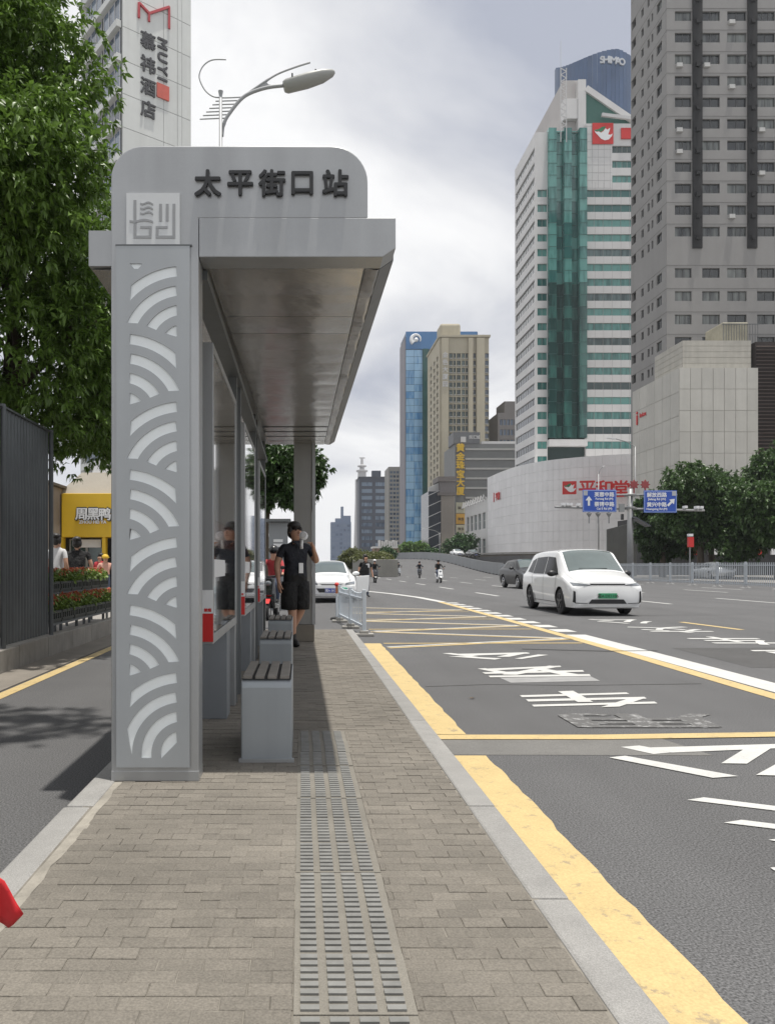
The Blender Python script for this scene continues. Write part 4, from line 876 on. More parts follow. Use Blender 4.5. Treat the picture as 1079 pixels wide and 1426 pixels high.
def limbs(mb, base, h, tops, r0, seed):
    rr = random.Random(seed); base = Vector(base); fork = base + Vector((0, 0, h))
    pts = [base + Vector((rr.uniform(-.05, .05) * h * t, rr.uniform(-.05, .05) * h * t, h * t)) for t in (0, .35, .7)] + [fork]
    mb.tube(pts, [r0 * 1.25, r0, r0 * .9, r0 * .82], 10)
    for t in tops:
        t = Vector(t); m1 = fork.lerp(t, .35) + Vector((rr.uniform(-.2, .2), rr.uniform(-.2, .2), .25)); m2 = fork.lerp(t, .7) + Vector((rr.uniform(-.2, .2), rr.uniform(-.2, .2), .3))
        mb.tube([fork - Vector((0, 0, r0)), m1, m2, t], [r0 * .65, r0 * .45, r0 * .28, r0 * .1], 7)
        for q in range(2):
            e_ = m2 + Vector((rr.uniform(-1, 1), rr.uniform(-1, 1), rr.uniform(-.2, .8))) * (t - fork).length * .3; mb.tube([m1.lerp(m2, .6), (m2 + e_) / 2 + Vector((0, 0, .1)), e_], [r0 * .25, r0 * .15, r0 * .05], 5)
def tree(name, label, base, h, r0, lobes, ntips, per, ln, wd, mat, seed, group=None, droop=.5, shell=.6, spread=1.0, cat='tree', nl=99, extra=()):
    t = thing(name, label, cat, base, group)
    mb = MB(); limbs(mb, base, h, [(l[0], l[1], l[2]) for l in lobes[:nl]], r0, seed)
    for q in extra: mb.tube(q, [.05, .04, .02], 6)
    mb.build('trunk', bark, t, smooth=True, fix=False)
    tp, d = lobe_tips(lobes, ntips, seed, shell); V, T = leaf_mesh(tp, d, per, ln, wd, seed + 1, droop, spread)
    mesh_np('crown', V, T, mat, t); return t
lobA = [(-4.6, 10.0, 5.9, 1.9, 1.7, 1.35), (-3.75, 9.6, 6.1, 1.15, 1.1, .95), (-5.6, 9.2, 7.8, 1.9, 1.6, 1.3), (-4.4, 10.6, 7.9, 1.35, 1.5, 1.1), (-5.2, 10.4, 9.6, 1.9, 1.8, 1.3), (-4.0, 11.0, 4.3, 1.7, 1.6, 1.2), (-3.0, 11.4, 4.9, 1.1, 1.3, 1.2), (-5.4, 10.5, 3.9, 1.3, 1.3, .9), (-3.0, 12.4, 3.5, .9, 1.1, .55), (-3.4, 12.8, 6.0, 1.4, 1.4, 1.5), (-4.3, 13.4, 3.9, 1.5, 1.2, .9), (-3.2, 13.6, 4.2, 1.0, 1.0, .9), (-5.6, 12.0, 3.3, 1.0, 1.0, .5), (-5.9, 12.0, 9.2, 2.2, 1.6, 1.0), (-6.0, 12.4, 11.2, 2.2, 1.9, 1.0), (-4.6, 8.7, 6.15, 1.6, .9, .8), (-3.35, 9.8, 6.4, .95, .9, .9), (-4.0, 10.8, 8.2, 1.3, 1.2, 1.0), (-1.7, 5.6, 8.6, 1.2, .75, .55)]
tree('broadleaf_tree', 'large glossy-leaved tree overhanging the dark fence at the left', (-4.75, 12.2, .15), 3.0, .16, lobA, 18500, 9, .13, .042, leaf_a, 11, droop=.45, shell=.5, spread=.8, nl=7, extra=[[(-4.4, 10.5, 9.8), (-3.2, 8, 9.6), (-1.7, 5.6, 8.7)]])
tree('roadside_tree', 'dark round-crowned tree seen under the shelter roof', (-1.15, 26.2, 0), 3.3, .11, [(-.6, 26, 4.6, 1.2, 1.2, .85), (.15, 26, 4.4, .75, .9, .75), (-1.5, 26.2, 4.7, 1.0, 1.1, .9), (-.3, 26, 3.7, .7, .8, .5), (-1.4, 26, 3.6, .6, .6, .5)], 1900, 9, .2, .09, leaf_b, 21, shell=.35)
def big(label, X, Y, top, rx, seed, n=3600, mat=leaf_c):
    zc = top * .62; L_ = []
    rr = random.Random(seed)
    for i in range(13):
        a = rr.uniform(0, 6.28); q = rr.uniform(.25, .85) * rx; zz = zc + rr.uniform(-.32, .30) * top; s = rr.uniform(.28, .42) * rx
        L_.append((X + q * math.cos(a), Y + q * math.sin(a) * .8, zz, s * 1.25, s * 1.2, s * .85))
    L_ += [(X, Y, top * .82, rx * .5, rx * .5, top * .17), (X, Y, top * .6, rx * .7, rx * .65, top * .24)]
    return tree('camphor_tree', label, (X, Y, .14), top * .36, .3, L_, n, 9, .42, .2, mat, seed, 'trees behind the median railing', droop=.3, shell=.5)
big('leftmost broad camphor tree right of the sign gantry', 36.2, 70, 9.8, 4.3, 31)
big('tallest camphor tree at the right edge behind the railing', 44.0, 70, 12.8, 5.6, 32, 4600)
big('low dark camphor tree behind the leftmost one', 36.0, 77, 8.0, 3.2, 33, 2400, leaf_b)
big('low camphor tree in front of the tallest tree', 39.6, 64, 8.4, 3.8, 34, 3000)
big('dark-leaved rear camphor tree between the leftmost and the tallest', 42, 79, 11.0, 5.2, 35, 2600, leaf_b)  # rear tree takes the darker leaf colour
def bush(name, label, c, r, n, ln, mat, seed, cat='bush', group=None):
    t = thing(name, label, cat, (c[0], c[1], c[2] - r[2]), group); rr = random.Random(seed)
    lo = [(c[0] + rr.uniform(-.6, .6) * r[0], c[1] + rr.uniform(-.5, .5) * r[1], c[2] + rr.uniform(-.3, .35) * r[2], r[0] * .45, r[1] * .5, r[2] * .6) for i in range(7)]
    mb = MB()
    for l in lo[:4]: mb.tube([(c[0], c[1], c[2] - r[2]), ((c[0] + l[0]) / 2, (c[1] + l[1]) / 2, c[2] - r[2] * .2), l[:3]], [.08, .05, .02], 5)
    mb.build('stem', bark, t, fix=False)
    tp, d = lobe_tips(lo, n, seed, .3); V, T = leaf_mesh(tp, d, 8, ln, ln * .5, seed, .3); mesh_np('foliage', V, T, mat, t); return t
bush('round_tree', 'round green tree in front of the golden-sign building', (wx(640, 190), 190, wz(757, 190)), (4.6, 3.5, 3.2), 900, .6, hedge_g, 41, 'tree')
bush('round_bush', 'bright green bush above the curved grey barrier', (wx(577, 205), 205, wz(764, 205)), (4.2, 3, 2.4), 700, .6, M('leaf_lime', (.10, .19, .035), .5, var=.1, trans=.3, island=.3), 42)
bush('low_bush', 'small dark bush left of the bright green bush', (wx(543, 170), 170, wz(772, 170)), (3.2, 2, 1.9), 400, .5, hedge_g, 43)
bush('olive_mound', 'olive green mound-shaped tree behind the white sedan', (wx(495, 120), 120, wz(778, 120)), (3.3, 3, 1.9), 900, .35, hedge_m, 44, 'tree')
bush('side_bush', 'dark bush between the round tree and the bright green bush', (wx(607, 200), 200, wz(770, 200)), (3.0, 2, 1.8), 400, .5, hedge_g, 45)

# road-side planter with hedge
pb = thing('concrete_planter', 'concrete planter wall holding an olive hedge beside the scooters', 'planter', (8.6, 93, 0))
MB().box(6.6, 11.0, 88, 100, 0, 2.0).build('wall', M('planter_concrete', (.22, .215, .195), .8, var=.12, vs=.8, streak=.06), pb, bevel=.05)
tp, d = lobe_tips([(7.4, 91, 2.3, 1, 2.5, .7), (9.4, 91, 2.35, 1.4, 2.5, .6), (8.4, 96, 2.3, 2, 3, .7)], 900, 5, .3); V, T = leaf_mesh(tp, d, 7, .28, .12, 6); tag(mesh_np('hedge', V, T, hedge_m, pb), kind='stuff')

# ------------------------------------------------------------------ curved barrier, retaining wall, railings
bar = thing('curved_barrier', 'grey panel barrier curving up the ramp beyond the scooters', 'barrier', (26, 110, 0))
bp = spl([(25.3, 97), (26.4, 110), (27.4, 125), (28.3, 145), (28.0, 165), (26.5, 182), (24.0, 190), (20, 193)], 5)
barm = M('barrier_grey', (.27, .28, .29), .6, var=.06, vs=.5, rand=.04)
def rzx(x, Y): return rz_(Y)
for a, b in zip(bp, bp[1:]):
    za, zb_ = rz_(a.y), rz_(b.y); d = (b - a).normalized(); q = b - d * .06; nn = Vector((d.y, -d.x)) * .06
    mb = MB(); mb.prism([(0, 0), (1, 0), (1, 1), (0, 1)], lambda u, v: (*(a + (q - a) * u + nn), za + (zb_ - za) * u + .06 + v * 1.55), lambda u, v: (*(a + (q - a) * u - nn), za + (zb_ - za) * u + .06 + v * 1.55)); mb.build('barrier_panel', barm, bar)
    MB().box(a.x - .2, a.x + .2, a.y - .2, a.y + .2, za - .02, za + .12).build('foot', rubber, bar)
rw = thing('retaining_wall', 'dark brown retaining wall below the curved white shop front', 'wall', (40, 140, 0))
P_ = [Vector(p) for p in ((64, 138), (50, 143), (40, 153), (34, 172), (31.5, 190))]
mb = MB()
for a, b in zip(P_, P_[1:]): mb.prism([(0, 0), (1, 0), (1, 1), (0, 1)], lambda u, v: (*(a + (b - a) * u), v * (3.6 + .0 * u)), lambda u, v: (*(a + (b - a) * u + Vector((.8, .8))), v * 3.6))
mb.build('wall', M('retaining_stone', (.13, .115, .095), .85, var=.15, vs=.4), rw)
mb = MB()
for a, b in zip(P_, P_[1:]): mb.beam((a.x, a.y, 3.8), (b.x, b.y, 3.8), .7, .3)
mb.build('coping', concrete, rw)
mr = thing('median_railing', 'long pale grey metal railing along the far side of the road', 'railing', (25.3, 60, 0))
railp = M('railing_paint', (.42, .45, .48), .45, .1, var=.05); RX = 25.3
def rail_panel():
    mb = MB()
    for z in (.22, 1.28): mb.box(-.02, .02, .06, 2.94, z, z + .05)
    for i in range(15): y = .18 + i * .19; mb.box(-.014, .014, y - .022, y + .022, .14, 1.46)
    return mb
pnl = rail_panel().build('railing_panel', railp, None); pnl.parent = mr
pst = MB().box(-.05, .05, -.05, .05, .06, 1.50).build('post', railp, None, bevel=.01); pst.parent = mr
ft = MB().lathe([(.30, 0), (.28, .03), (.12, .09), (.07, .16)], n=14).build('post_foot', M('foot_grey', (.2, .2, .2), .7), None); ft.parent = pst
for i in range(24):
    y = 26.0 + i * 3.0; o = Vector((0, y - 60, 0))
    for src in (pnl, pst):
        c = src if i == 0 else src.copy()
        if i: COL.objects.link(c)
        c.location = o
        if src is pst and i: f = ft.copy(); COL.objects.link(f); f.parent = c
# white railing at the platform end
wr = thing('platform_railing', 'short white metal railing at the end of the bus platform', 'railing', (1.1, 13.9, 0))
wp_ = M('white_rail', (.58, .63, .68), .4, var=.05); A = Vector((1.13, 13.95)); B_ = Vector((.86, 17.4))
for t0, t1 in ((0, .5), (.5, 1)):
    a = A.lerp(B_, t0); b = A.lerp(B_, t1); mb = MB()
    for z in (.17, .66): mb.beam((a.x, a.y, z), (b.x, b.y, z), .03, .04)
    for i in range(1, 9): q = a.lerp(b, i / 9); mb.box(q.x - .009, q.x + .009, q.y - .012, q.y + .012, .13, .80 - .05 * math.sin(i / 9 * 3.14)); mb.ball((q.x, q.y, .80 - .05 * math.sin(i / 9 * 3.14)), .02, 8, 5)
    mb.build('railing_panel', wp_, wr)
for t in (0, .5, 1):
    a = A.lerp(B_, t); p = MB().box(a.x - .035, a.x + .035, a.y - .035, a.y + .035, .05, .84).build('post', wp_, wr, bevel=.008)
    MB().box(a.x - .17, a.x + .17, a.y - .12, a.y + .12, .0005, .05).box(a.x - .08, a.x + .08, a.y - .07, a.y + .07, .05, .10).build('post_foot', concrete, p, bevel=.01)
co = thing('warning_post', 'slim warning post with red and green cap behind the white railing', 'post', (.83, 18.2, 0))
MB().tube([(.83, 18.2, .02), (.83, 18.2, .62)], .026, 10).build('post', wp_, co); MB().tube([(.83, 18.2, .62), (.83, 18.2, .80)], .028, 10).build('band', M('post_orange', (.5, .16, .06), .5), co)
MB().ball((.83, 18.2, .83), (.055, .055, .05)).build('cap', redp, co); MB().ball((1.0, 18.15, .72), (.09, .05, .05)).tube([(.83, 18.2, .72), (1.0, 18.15, .72)], .015, 6).build('reflector', M('reflector_green', (.02, .22, .15), .4), co)
MB().lathe([(.16, 0), (.14, .05), (.05, .07)], (.83, 18.2, .0006), 14).build('foot', rubber, co)

# ------------------------------------------------------------------ sign gantry and street furniture
SGY = 62.0; sgx = wx(877, SGY)
sg = thing('sign_gantry', 'grey pole carrying two blue direction signs and traffic cameras', 'road sign', (sgx, SGY, .0))
gal = M('galvanised', (.28, .285, .29), .5, .4, var=.08); blue = M('sign_blue', (.012, .07, .40), .4, var=.05)
MB().tube([(sgx, SGY, 0), (sgx, SGY, wz(681, SGY))], [.26, .20], 14).build('pole', gal, sg, smooth=True)
MB().lathe([(.45, 0), (.5, .12), (.3, .2)], (sgx, SGY, wz(691, SGY)), 14).lathe([(.45, 0), (.5, .12), (.3, .2)], (sgx, SGY, wz(709, SGY)), 14).build('flange', gal, sg)
MB().tube([(wx(772, SGY), SGY, wz(706, SGY)), (wx(980, SGY), SGY, wz(711, SGY))], .09, 8).build('arm', gal, sg); MB().tube([(wx(812, SGY), SGY, wz(689, SGY)), (wx(942, SGY), SGY, wz(689, SGY))], .07, 8).build('arm', gal, sg)
def signb(p0, p1, y0, y1, lines, arrow, badge, ax):
    Yf = SGY - .35; x0, x1 = wx(p0, Yf), wx(p1, Yf); z0, z1 = wz(y1, Yf), wz(y0, Yf)
    b = MB().box(x0, x1, Yf, Yf + .08, z0, z1).build('sign_board', blue, sg, bevel=.03)
    MB().box(x0 + .04, x1 - .04, Yf - .004, Yf - .001, z0 + .04, z0 + .08).box(x0 + .04, x1 - .04, Yf - .004, Yf - .001, z1 - .08, z1 - .04).box(x0 + .04, x0 + .08, Yf - .004, Yf - .001, z0 + .08, z1 - .08).box(x1 - .08, x1 - .04, Yf - .004, Yf - .001, z0 + .08, z1 - .08).build('border', M('sign_border', (.35, .45, .7), .5), b)
    for s, cx, yy, sz in lines: text(s, sz, whitep, FR(wx(cx, Yf), Yf - .006, wz(yy, Yf)), b, 'sign_text', .003, sz * .03)
    cx, cz, rot = wx(ax[0], Yf), wz(ax[1], Yf), ax[2]
    poly = [(-.11, -.5), (.11, -.5), (.11, .05), (.34, .05), (0, .5), (-.34, .05), (-.11, .05)]; c_, s_2 = math.cos(rot), math.sin(rot)
    MB().prism([(cx + .78 * (u * c_ - v * s_2), cz + .78 * (u * s_2 + v * c_)) for u, v in poly], lambda u, v: (u, Yf - .012, v), lambda u, v: (u, Yf - .002, v)).build('arrow', whitep, b)
    MB().box(wx(badge[0], Yf) - .16, wx(badge[0], Yf) + .16, Yf - .01, Yf - .002, wz(badge[1], Yf) - .19, wz(badge[1], Yf) + .19).build('badge', M('badge_grey', (.4, .42, .45), .5), b)
signb(811, 858, 682, 713, (('芙蓉中路', 841, 688.5, .40), ('Furong Rd (M)', 841, 695, .24), ('蔡锷中路', 841, 702, .40), ('Cai E Rd (M)', 841, 708.7, .24)), None, (815, 686.5), (819.5, 697.5, 0))
signb(896, 942, 683, 714, (('解放西路', 914, 689, .40), ('Jiefang Rd (W)', 914, 695.5, .24), ('黄兴中路', 914, 702.5, .40), ('Huangxing Rd (M)', 914, 709.2, .23)), None, (938, 687), (934, 699.5, R(-45)))
for p in (783, 788.5, 793, 804, 952, 968, 974): b = MB().box(wx(p, SGY) - .1, wx(p, SGY) + .12, SGY - .35, SGY + .1, wz(705.5 + (p - 772) * .024, SGY) + .1, wz(705.5 + (p - 772) * .024, SGY) + .3).tube([(wx(p, SGY), SGY, wz(706 + (p - 772) * .024, SGY)), (wx(p, SGY), SGY, wz(706 + (p - 772) * .024, SGY) + .12)], .04, 6).build('traffic_camera', whitep, sg)
for p in (818.5, 831, 846): MB().tube([(wx(p, SGY), SGY - .2, wz(714, SGY)), (wx(p, SGY), SGY - .2, wz(729, SGY))], .05, 6).lathe([(.05, -.4), (.22, -.1), (.05, 0)], (wx(p, SGY), SGY - .2, wz(713.5, SGY)), 10).build('hanging_sensor', gal, sg)
MB().box(wx(860, SGY), wx(867, SGY), SGY - .3, SGY - .1, wz(713, SGY), wz(702, SGY)).build('control_sign', M('grey_panel', (.25, .26, .26), .5), sg)
MB().obox((wx(889, SGY), SGY - .3, wz(727, SGY)), (.62, 0, -.36), (0, .5, 0), (.02, 0, .035)).build('solar_panel', M('solar', (.05, .055, .07), .25), sg)
MB().box(wx(865, SGY) - .08, wx(865, SGY) + .1, SGY - .2, SGY + .0, wz(724, SGY), wz(716, SGY)).build('sensor_box', blackp, sg)
for p, s in ((882, 'left'), (897.5, 'right')):
    q = thing('chinese_knot', 'red knot-shaped street ornament on the %s above the blue signs' % s, 'ornament', (wx(p, 64), 64, wz(684, 64)), 'red street ornaments'); x, z = wx(p, 64), wz(675, 64)
    MB().prism([(x + .42 * math.cos(a) * (1 if i % 2 == 0 else .62), z + .42 * math.sin(a) * (1 if i % 2 == 0 else .62)) for i, a in enumerate(np.linspace(0, 6.283, 17)[:-1])], lambda u, v: (u, 63.9, v), lambda u, v: (u, 64.05, v)).build('knot', M('knot_red', (.28, .05, .05), .6), q)
    MB().box(x - .04, x + .04, 63.92, 64.02, wz(691, 64), z - .3).build('tassel', MATS['knot_red'], q)
def lamp_post(name, label, X, Y, ztop, arm, grp=None):
    t = thing(name, label, 'street lamp', (X, Y, 0), grp); MB().tube([(X, Y, 0), (X, Y, ztop)], [.1, .06], 10).build('pole', gal, t, smooth=True)
    pts = [(X, Y, ztop - .1), (X + arm * .35, Y, ztop + .5), (X + arm, Y, ztop + .9)]; MB().tube(pts, .05, 8).build('arm', gal, t)
    MB().obox((X + arm * 1.15, Y, ztop + .93), (arm * .2, 0, .05), (0, .14, 0), (0, 0, .06)).build('lamp_head', whitep, t); return t
lamp_post('street_lamp', 'grey street lamp arching above the right blue sign', wx(884, 85), 85, wz(622, 85), -2.3)
lamp_post('street_lamp', 'small street lamp with two heads in front of the white wall', wx(833, 95), 95, wz(660, 95), .5)
lamp_post('street_lamp', 'far pale street lamp in front of the dark corner building', wx(612, 180), 180, wz(742, 180), -3)
rb = thing('red_sign_post', 'post with red sign and white lamp behind the railing', 'sign', (wx(960, 60), 60, .0))
MB().tube([(wx(960, 60), 60, .0), (wx(960, 60), 60, wz(744, 60))], .05, 8).build('post', gal, rb); MB().box(wx(957, 60), wx(964, 60), 59.8, 60.1, wz(762, 60), wz(748, 60)).build('sign', redp, rb, bevel=.02); MB().box(wx(957, 60), wx(963, 60), 59.8, 60.1, wz(747, 60), wz(743.5, 60)).build('lamp', whitep, rb)
hb = thing('site_hoarding', 'dark grey panelled hoarding behind the gantry pole', 'hoarding', (wx(862, 84), 84, .14))
for i in range(5): MB().prism([(wx(845 + i * 8.2, 84), .14), (wx(853 + i * 8.2, 84), .14), (wx(853 + i * 8.2, 84), wz(737 - i * 2 - 2, 84)), (wx(845 + i * 8.2, 84), wz(737 - i * 2, 84))], lambda u, v: (u, 84, v), lambda u, v: (u, 84.2, v)).build('panel', M('hoarding', (.11, .112, .108), .7, var=.2, vs=.6), hb)
uv = thing('arcade', 'dark low arcade with red shop fascias behind the camphor trees', 'building', (45, 92, .14))  # plain block with a dark wall colour
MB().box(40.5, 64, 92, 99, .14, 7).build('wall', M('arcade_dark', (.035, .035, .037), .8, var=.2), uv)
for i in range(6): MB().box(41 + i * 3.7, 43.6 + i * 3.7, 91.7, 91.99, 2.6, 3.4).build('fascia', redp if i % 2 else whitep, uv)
# decorative street lamp above the shelter
LY = 15.0; lx = wx(308, LY)
le = thing('street_lamp', 'ornate street lamp with wing bars and long head above the shelter', 'street lamp', (lx, LY, 0))
lm_ = M('lamp_paint', (.36, .37, .38), .5, .1, var=.05)
lq = lambda p, y: (wx(p, LY), LY, wz(y, LY))
MB().box(lx - .3, lx + .3, LY - .3, LY + .3, 0.0005, .16).build('base', concrete, le, bevel=.02)
MB().tube([(lx, LY, .16), lq(307.5, 133)], [.055, .032], 10).build('pole', lm_, le, smooth=True)
MB().tube([lq(307.5, 134), lq(307.5, 127)], [.03, .05], 10).build('finial', lm_, le)
def curve(ps, n=6): return [tuple(v) for v in spl([Vector(p) for p in ps], n)]
MB().tube(curve([lq(310, 190), lq(313, 170), lq(322, 155), lq(336, 138), lq(350, 129), lq(372, 122), lq(396, 119)]), [.022] * 5 + [.035] * 32, 8).build('arm', lm_, le, smooth=True)
MB().tube(curve([lq(343, 132), lq(360, 120), lq(385, 104), lq(410, 94), lq(432, 87)]), [.025] * 10 + [.018] * 15, 7).build('wing', lm_, le, smooth=True)
MB().prism([(348, 130), (366, 117), (371, 114), (374, 118), (382, 119), (362, 124)], lambda u, v: (wx(u, LY), LY - .01, wz(v, LY)), lambda u, v: (wx(u, LY), LY + .01, wz(v, LY))).build('gusset', lm_, le)
MB().tube(curve([lq(339, 135), lq(322, 136), lq(307, 136), lq(296, 134), lq(286, 126), lq(279, 113), lq(278, 103), lq(284, 91), lq(296, 83.5), lq(315, 83)]), .013, 6).build('loop', lm_, le, smooth=True)
for i in range(6): MB().tube([lq(300.5 - i * 4.4, 141 + i * 5), lq(334 - i * 4, 140 + i * 4.9)], .012, 6).build('cross_bar', lm_, le)
a, b = Vector(lq(395, 120)), Vector(lq(466, 100)); dd = (b - a); mb = MB()
prof = [(0, .11, .10), (.06, .15, .13), (.45, .17, .14), (.75, .15, .12), (.95, .08, .07), (1, .03, .03)]; rings = []
for t, wd_, ht in prof:
    c = a + dd * t; k = len(mb.v); up = Vector((-dd.z, 0, dd.x)).normalized()
    mb.v += [tuple(c + Vector((0, 1, 0)) * wd_ * math.cos(q) + up * (ht * math.sin(q) * (.75 if math.sin(q) > 0 else 1.1))) for q in np.linspace(0, 6.283, 13)[:-1]]; rings.append(k)
for p, q in zip(rings, rings[1:]):
    for j in range(12): mb.f.append((p + j, p + (j + 1) % 12, q + (j + 1) % 12, q + j)); mb.m.append(0)
mb.f.append(tuple(rings[0] + j for j in range(12))); mb.m.append(0)
lh = mb.build('lamp_head', M('lamp_head_grey', (.34, .345, .33), .45, var=.08), le, smooth=True)
MB().box(lx + 1.37, lx + 1.40, LY - .14, LY + .14, lq(0, 114)[2], lq(0, 108)[2]).build('clip', rubber, lh); MB().box(lx + 1.82, lx + 1.85, LY - .13, LY + .13, lq(0, 108)[2], lq(0, 102)[2]).build('clip', rubber, lh)

# ------------------------------------------------------------------ left side: kerb wall, corrugated fence, flower racks
kw = thing('kerb_wall', 'low concrete kerb wall under the dark corrugated fence', 'wall', (-3.58, 9, 0))
for i in range(16): MB().box(-3.68 + random.uniform(-.004, .004), -3.50, 3 + i * 1.1, 3 + i * 1.1 + 1.09, -.02, .285 + random.uniform(-.006, .006)).build('wall_block', M('kerb_block', (.27, .255, .23), .85, var=.2, vs=3, streak=.1, bump=.4, rand=.1), kw, bevel=.012)
struct(MB().box(-3.499, -3.03, .5, 30, -.02, .012).build('gutter_strip', M('gutter_stone', (.20, .18, .155), .85, var=.2, vs=2, bump=.3)))
fe = thing('corrugated_fence', 'dark grey corrugated metal fence panel standing on the kerb wall', 'fence', (-3.6, 8, .28))
fm = M('corrugated_steel', (.115, .125, .13), .45, .3, var=.15, vs=2, streak=.12)
for i in range(5):
    y0 = 2.2 + i * 1.76; mb = MB(); prev = None; n = 16
    for j in range(n * 4 + 1):
        ph = j % 4; y = y0 + j * (1.70 / (n * 4)); x = -3.60 + (.028 if ph in (1, 2) else 0); cur = [(x, y, .31), (x, y, 3.16)]
        if prev: mb.face([prev[0], cur[0], cur[1], prev[1]])
        prev = cur
    mb.build('fence_panel', fm, fe, fix=False)
    MB().tube([(-3.555, y0 + 1.72, .286), (-3.555, y0 + 1.72, 3.2)], .032, 10).build('post', fm, fe)
    MB().box(-3.63, -3.545, y0, y0 + 1.7, 3.161, 3.185).build('rail', fm, fe)
crm = M('crate_plastic', (.05, .055, .05), .6, var=.15); fl_leaf = leafmat('leaf_flower', (.17, .25, .05), .25); petal = M('petal_red', (.46, .10, .05), .5, var=.2, vs=10, island=.35, trans=.2)
rk = thing('flower_rack', 'two-tier metal rack carrying crates of red flowers', 'rack', (-3.95, 13.3, .15))
MB().box(-3.98, -3.60, 10.95, 16.2, .40, .43).build('shelf', alud, rk); MB().box(-4.42, -4.02, 10.95, 16.2, .80, .83).build('shelf', alud, rk)
for y in (11.0, 12.7, 14.4, 16.1):
    for x, h in ((-3.70, .40), (-3.96, .40), (-4.06, .80), (-4.38, .80)): MB().box(x - .02, x + .02, y - .02, y + .02, .1501, h).build('leg', alud, rk)
crate0 = None; NTH = ['nearest', 'second', 'third', 'fourth', 'fifth', 'sixth', 'seventh', 'farthest']
def crate(seed):
    t = local('flower_crate', 'x', 'flower crate', 'crates of red flowers on the rack'); mb = MB(); mb.box(-.17, .17, -.30, .30, .0, .03); 
    for s in (-1, 1):
        mb.box(s * .17 - .012, s * .17 + .012, -.30, .30, .03, .06).box(s * .17 - .012, s * .17 + .012, -.30, .30, .14, .18)
        for k in range(7): y = -.29 + k * .096; mb.box(s * .17 - .01, s * .17 + .01, y - .02, y + .02, .06, .14)
    mb.box(-.158, .158, -.31, -.288, .03, .18).box(-.158, .158, .288, .31, .03, .18); mb.build('box', crm, t, fix=False)
    MB().box(-.155, .155, -.285, .285, .031, .15).build('soil', bark, t)
    rng = np.random.default_rng(seed); tp = np.stack([rng.uniform(-.17, .17, 130), rng.uniform(-.3, .3, 130), .16 + rng.random(130) * .17], 1); d = np.tile([0, 0, .8], (130, 1)); V, T = leaf_mesh(tp, d, 8, .085, .035, seed, .35); tag(mesh_np('foliage', V, T, fl_leaf, t), kind='stuff')
    tp = np.stack([rng.uniform(-.17, .17, 34), rng.uniform(-.3, .3, 34), .28 + rng.random(34) * .1], 1); V, T = leaf_mesh(tp, np.tile([0, 0, .9], (34, 1)), 7, .05, .024, seed + 1, .1); tag(mesh_np('flowers', V, T, petal, t), kind='stuff'); return t
c0 = [crate(1), crate(2)]
for tier, (x, z) in enumerate(((-3.79, .4305), (-4.22, .8305))):
    for i in range(8):
        s = c0[(i + tier) % 2]; c = copy_tree(s); place(c, (x, 11.32 + i * .645, z), random.choice((0, math.pi)), '%s crate of red flowers on the %s tier of the rack' % (NTH[i], ('lower', 'upper')[tier]))
for s in c0:
    for k in list(s.children): bpy.data.objects.remove(k)
    bpy.data.objects.remove(s)
# kiosk under the roof line
kx = thing('utility_kiosk', 'grey upright cabinet with flat cap behind the megaphone person', 'cabinet', (wx(388, 22), 22.3, 0))
MB().box(wx(374.5, 22), wx(400.5, 22), 22, 22.6, .0, wz(727, 22)).build('body', M('kiosk_grey', (.25, .265, .28), .5, .1, var=.06), kx, bevel=.01); MB().box(wx(371, 22), wx(405, 22), 21.8, 22.8, wz(726.8, 22), wz(723, 22)).build('cap', alud, kx)
for y0, y1 in ((751, 755), (757, 761.5)): MB().box(wx(381, 22), wx(394, 22), 21.98, 21.999, wz(y1, 22), wz(y0, 22)).build('notice', whitep, kx)
MB().box(wx(380.5, 22), wx(394.5, 22), 21.99, 21.9995, wz(770, 22), wz(763, 22)).build('display', M('navy_panel', (.03, .04, .09), .3), kx)
# red pennant at the left edge
pn = thing('red_pennant', 'red cloth pennant corner poking in at the lower left edge', 'flag', (-.50, 1.12, PZ))
MB().tube([(-.50, 1.12, PZ), (-.485, 1.12, 1.0)], .005, 8).build('stick', bark, pn)
mb = MB(); n = 10; g_ = {}
for i in range(n + 1):
    for j in range(6):
        u = i / n; v = (j / 5 - .5) * (1 - u * .0); t_ = 1 if u < .72 else 1 - (u - .72) / .28
        X = -.487 + u * .085; Z = .808 - u * .03 + v * .075 * t_ - u * .012; Yw = 1.12 + .01 * math.sin(u * 5 + v * 2); g_[i, j] = len(mb.v); mb.v.append((X, Yw, Z))
for i in range(n):
    for j in range(5): mb.f.append((g_[i, j], g_[i + 1, j], g_[i + 1, j + 1], g_[i, j + 1])); mb.m.append(0)
pc = mb.build('cloth', M('pennant_red', (.55, .015, .02), .6, var=.08, vs=20), pn, smooth=True, fix=False); s2 = pc.modifiers.new('thick', 'SOLIDIFY'); s2.thickness = .001

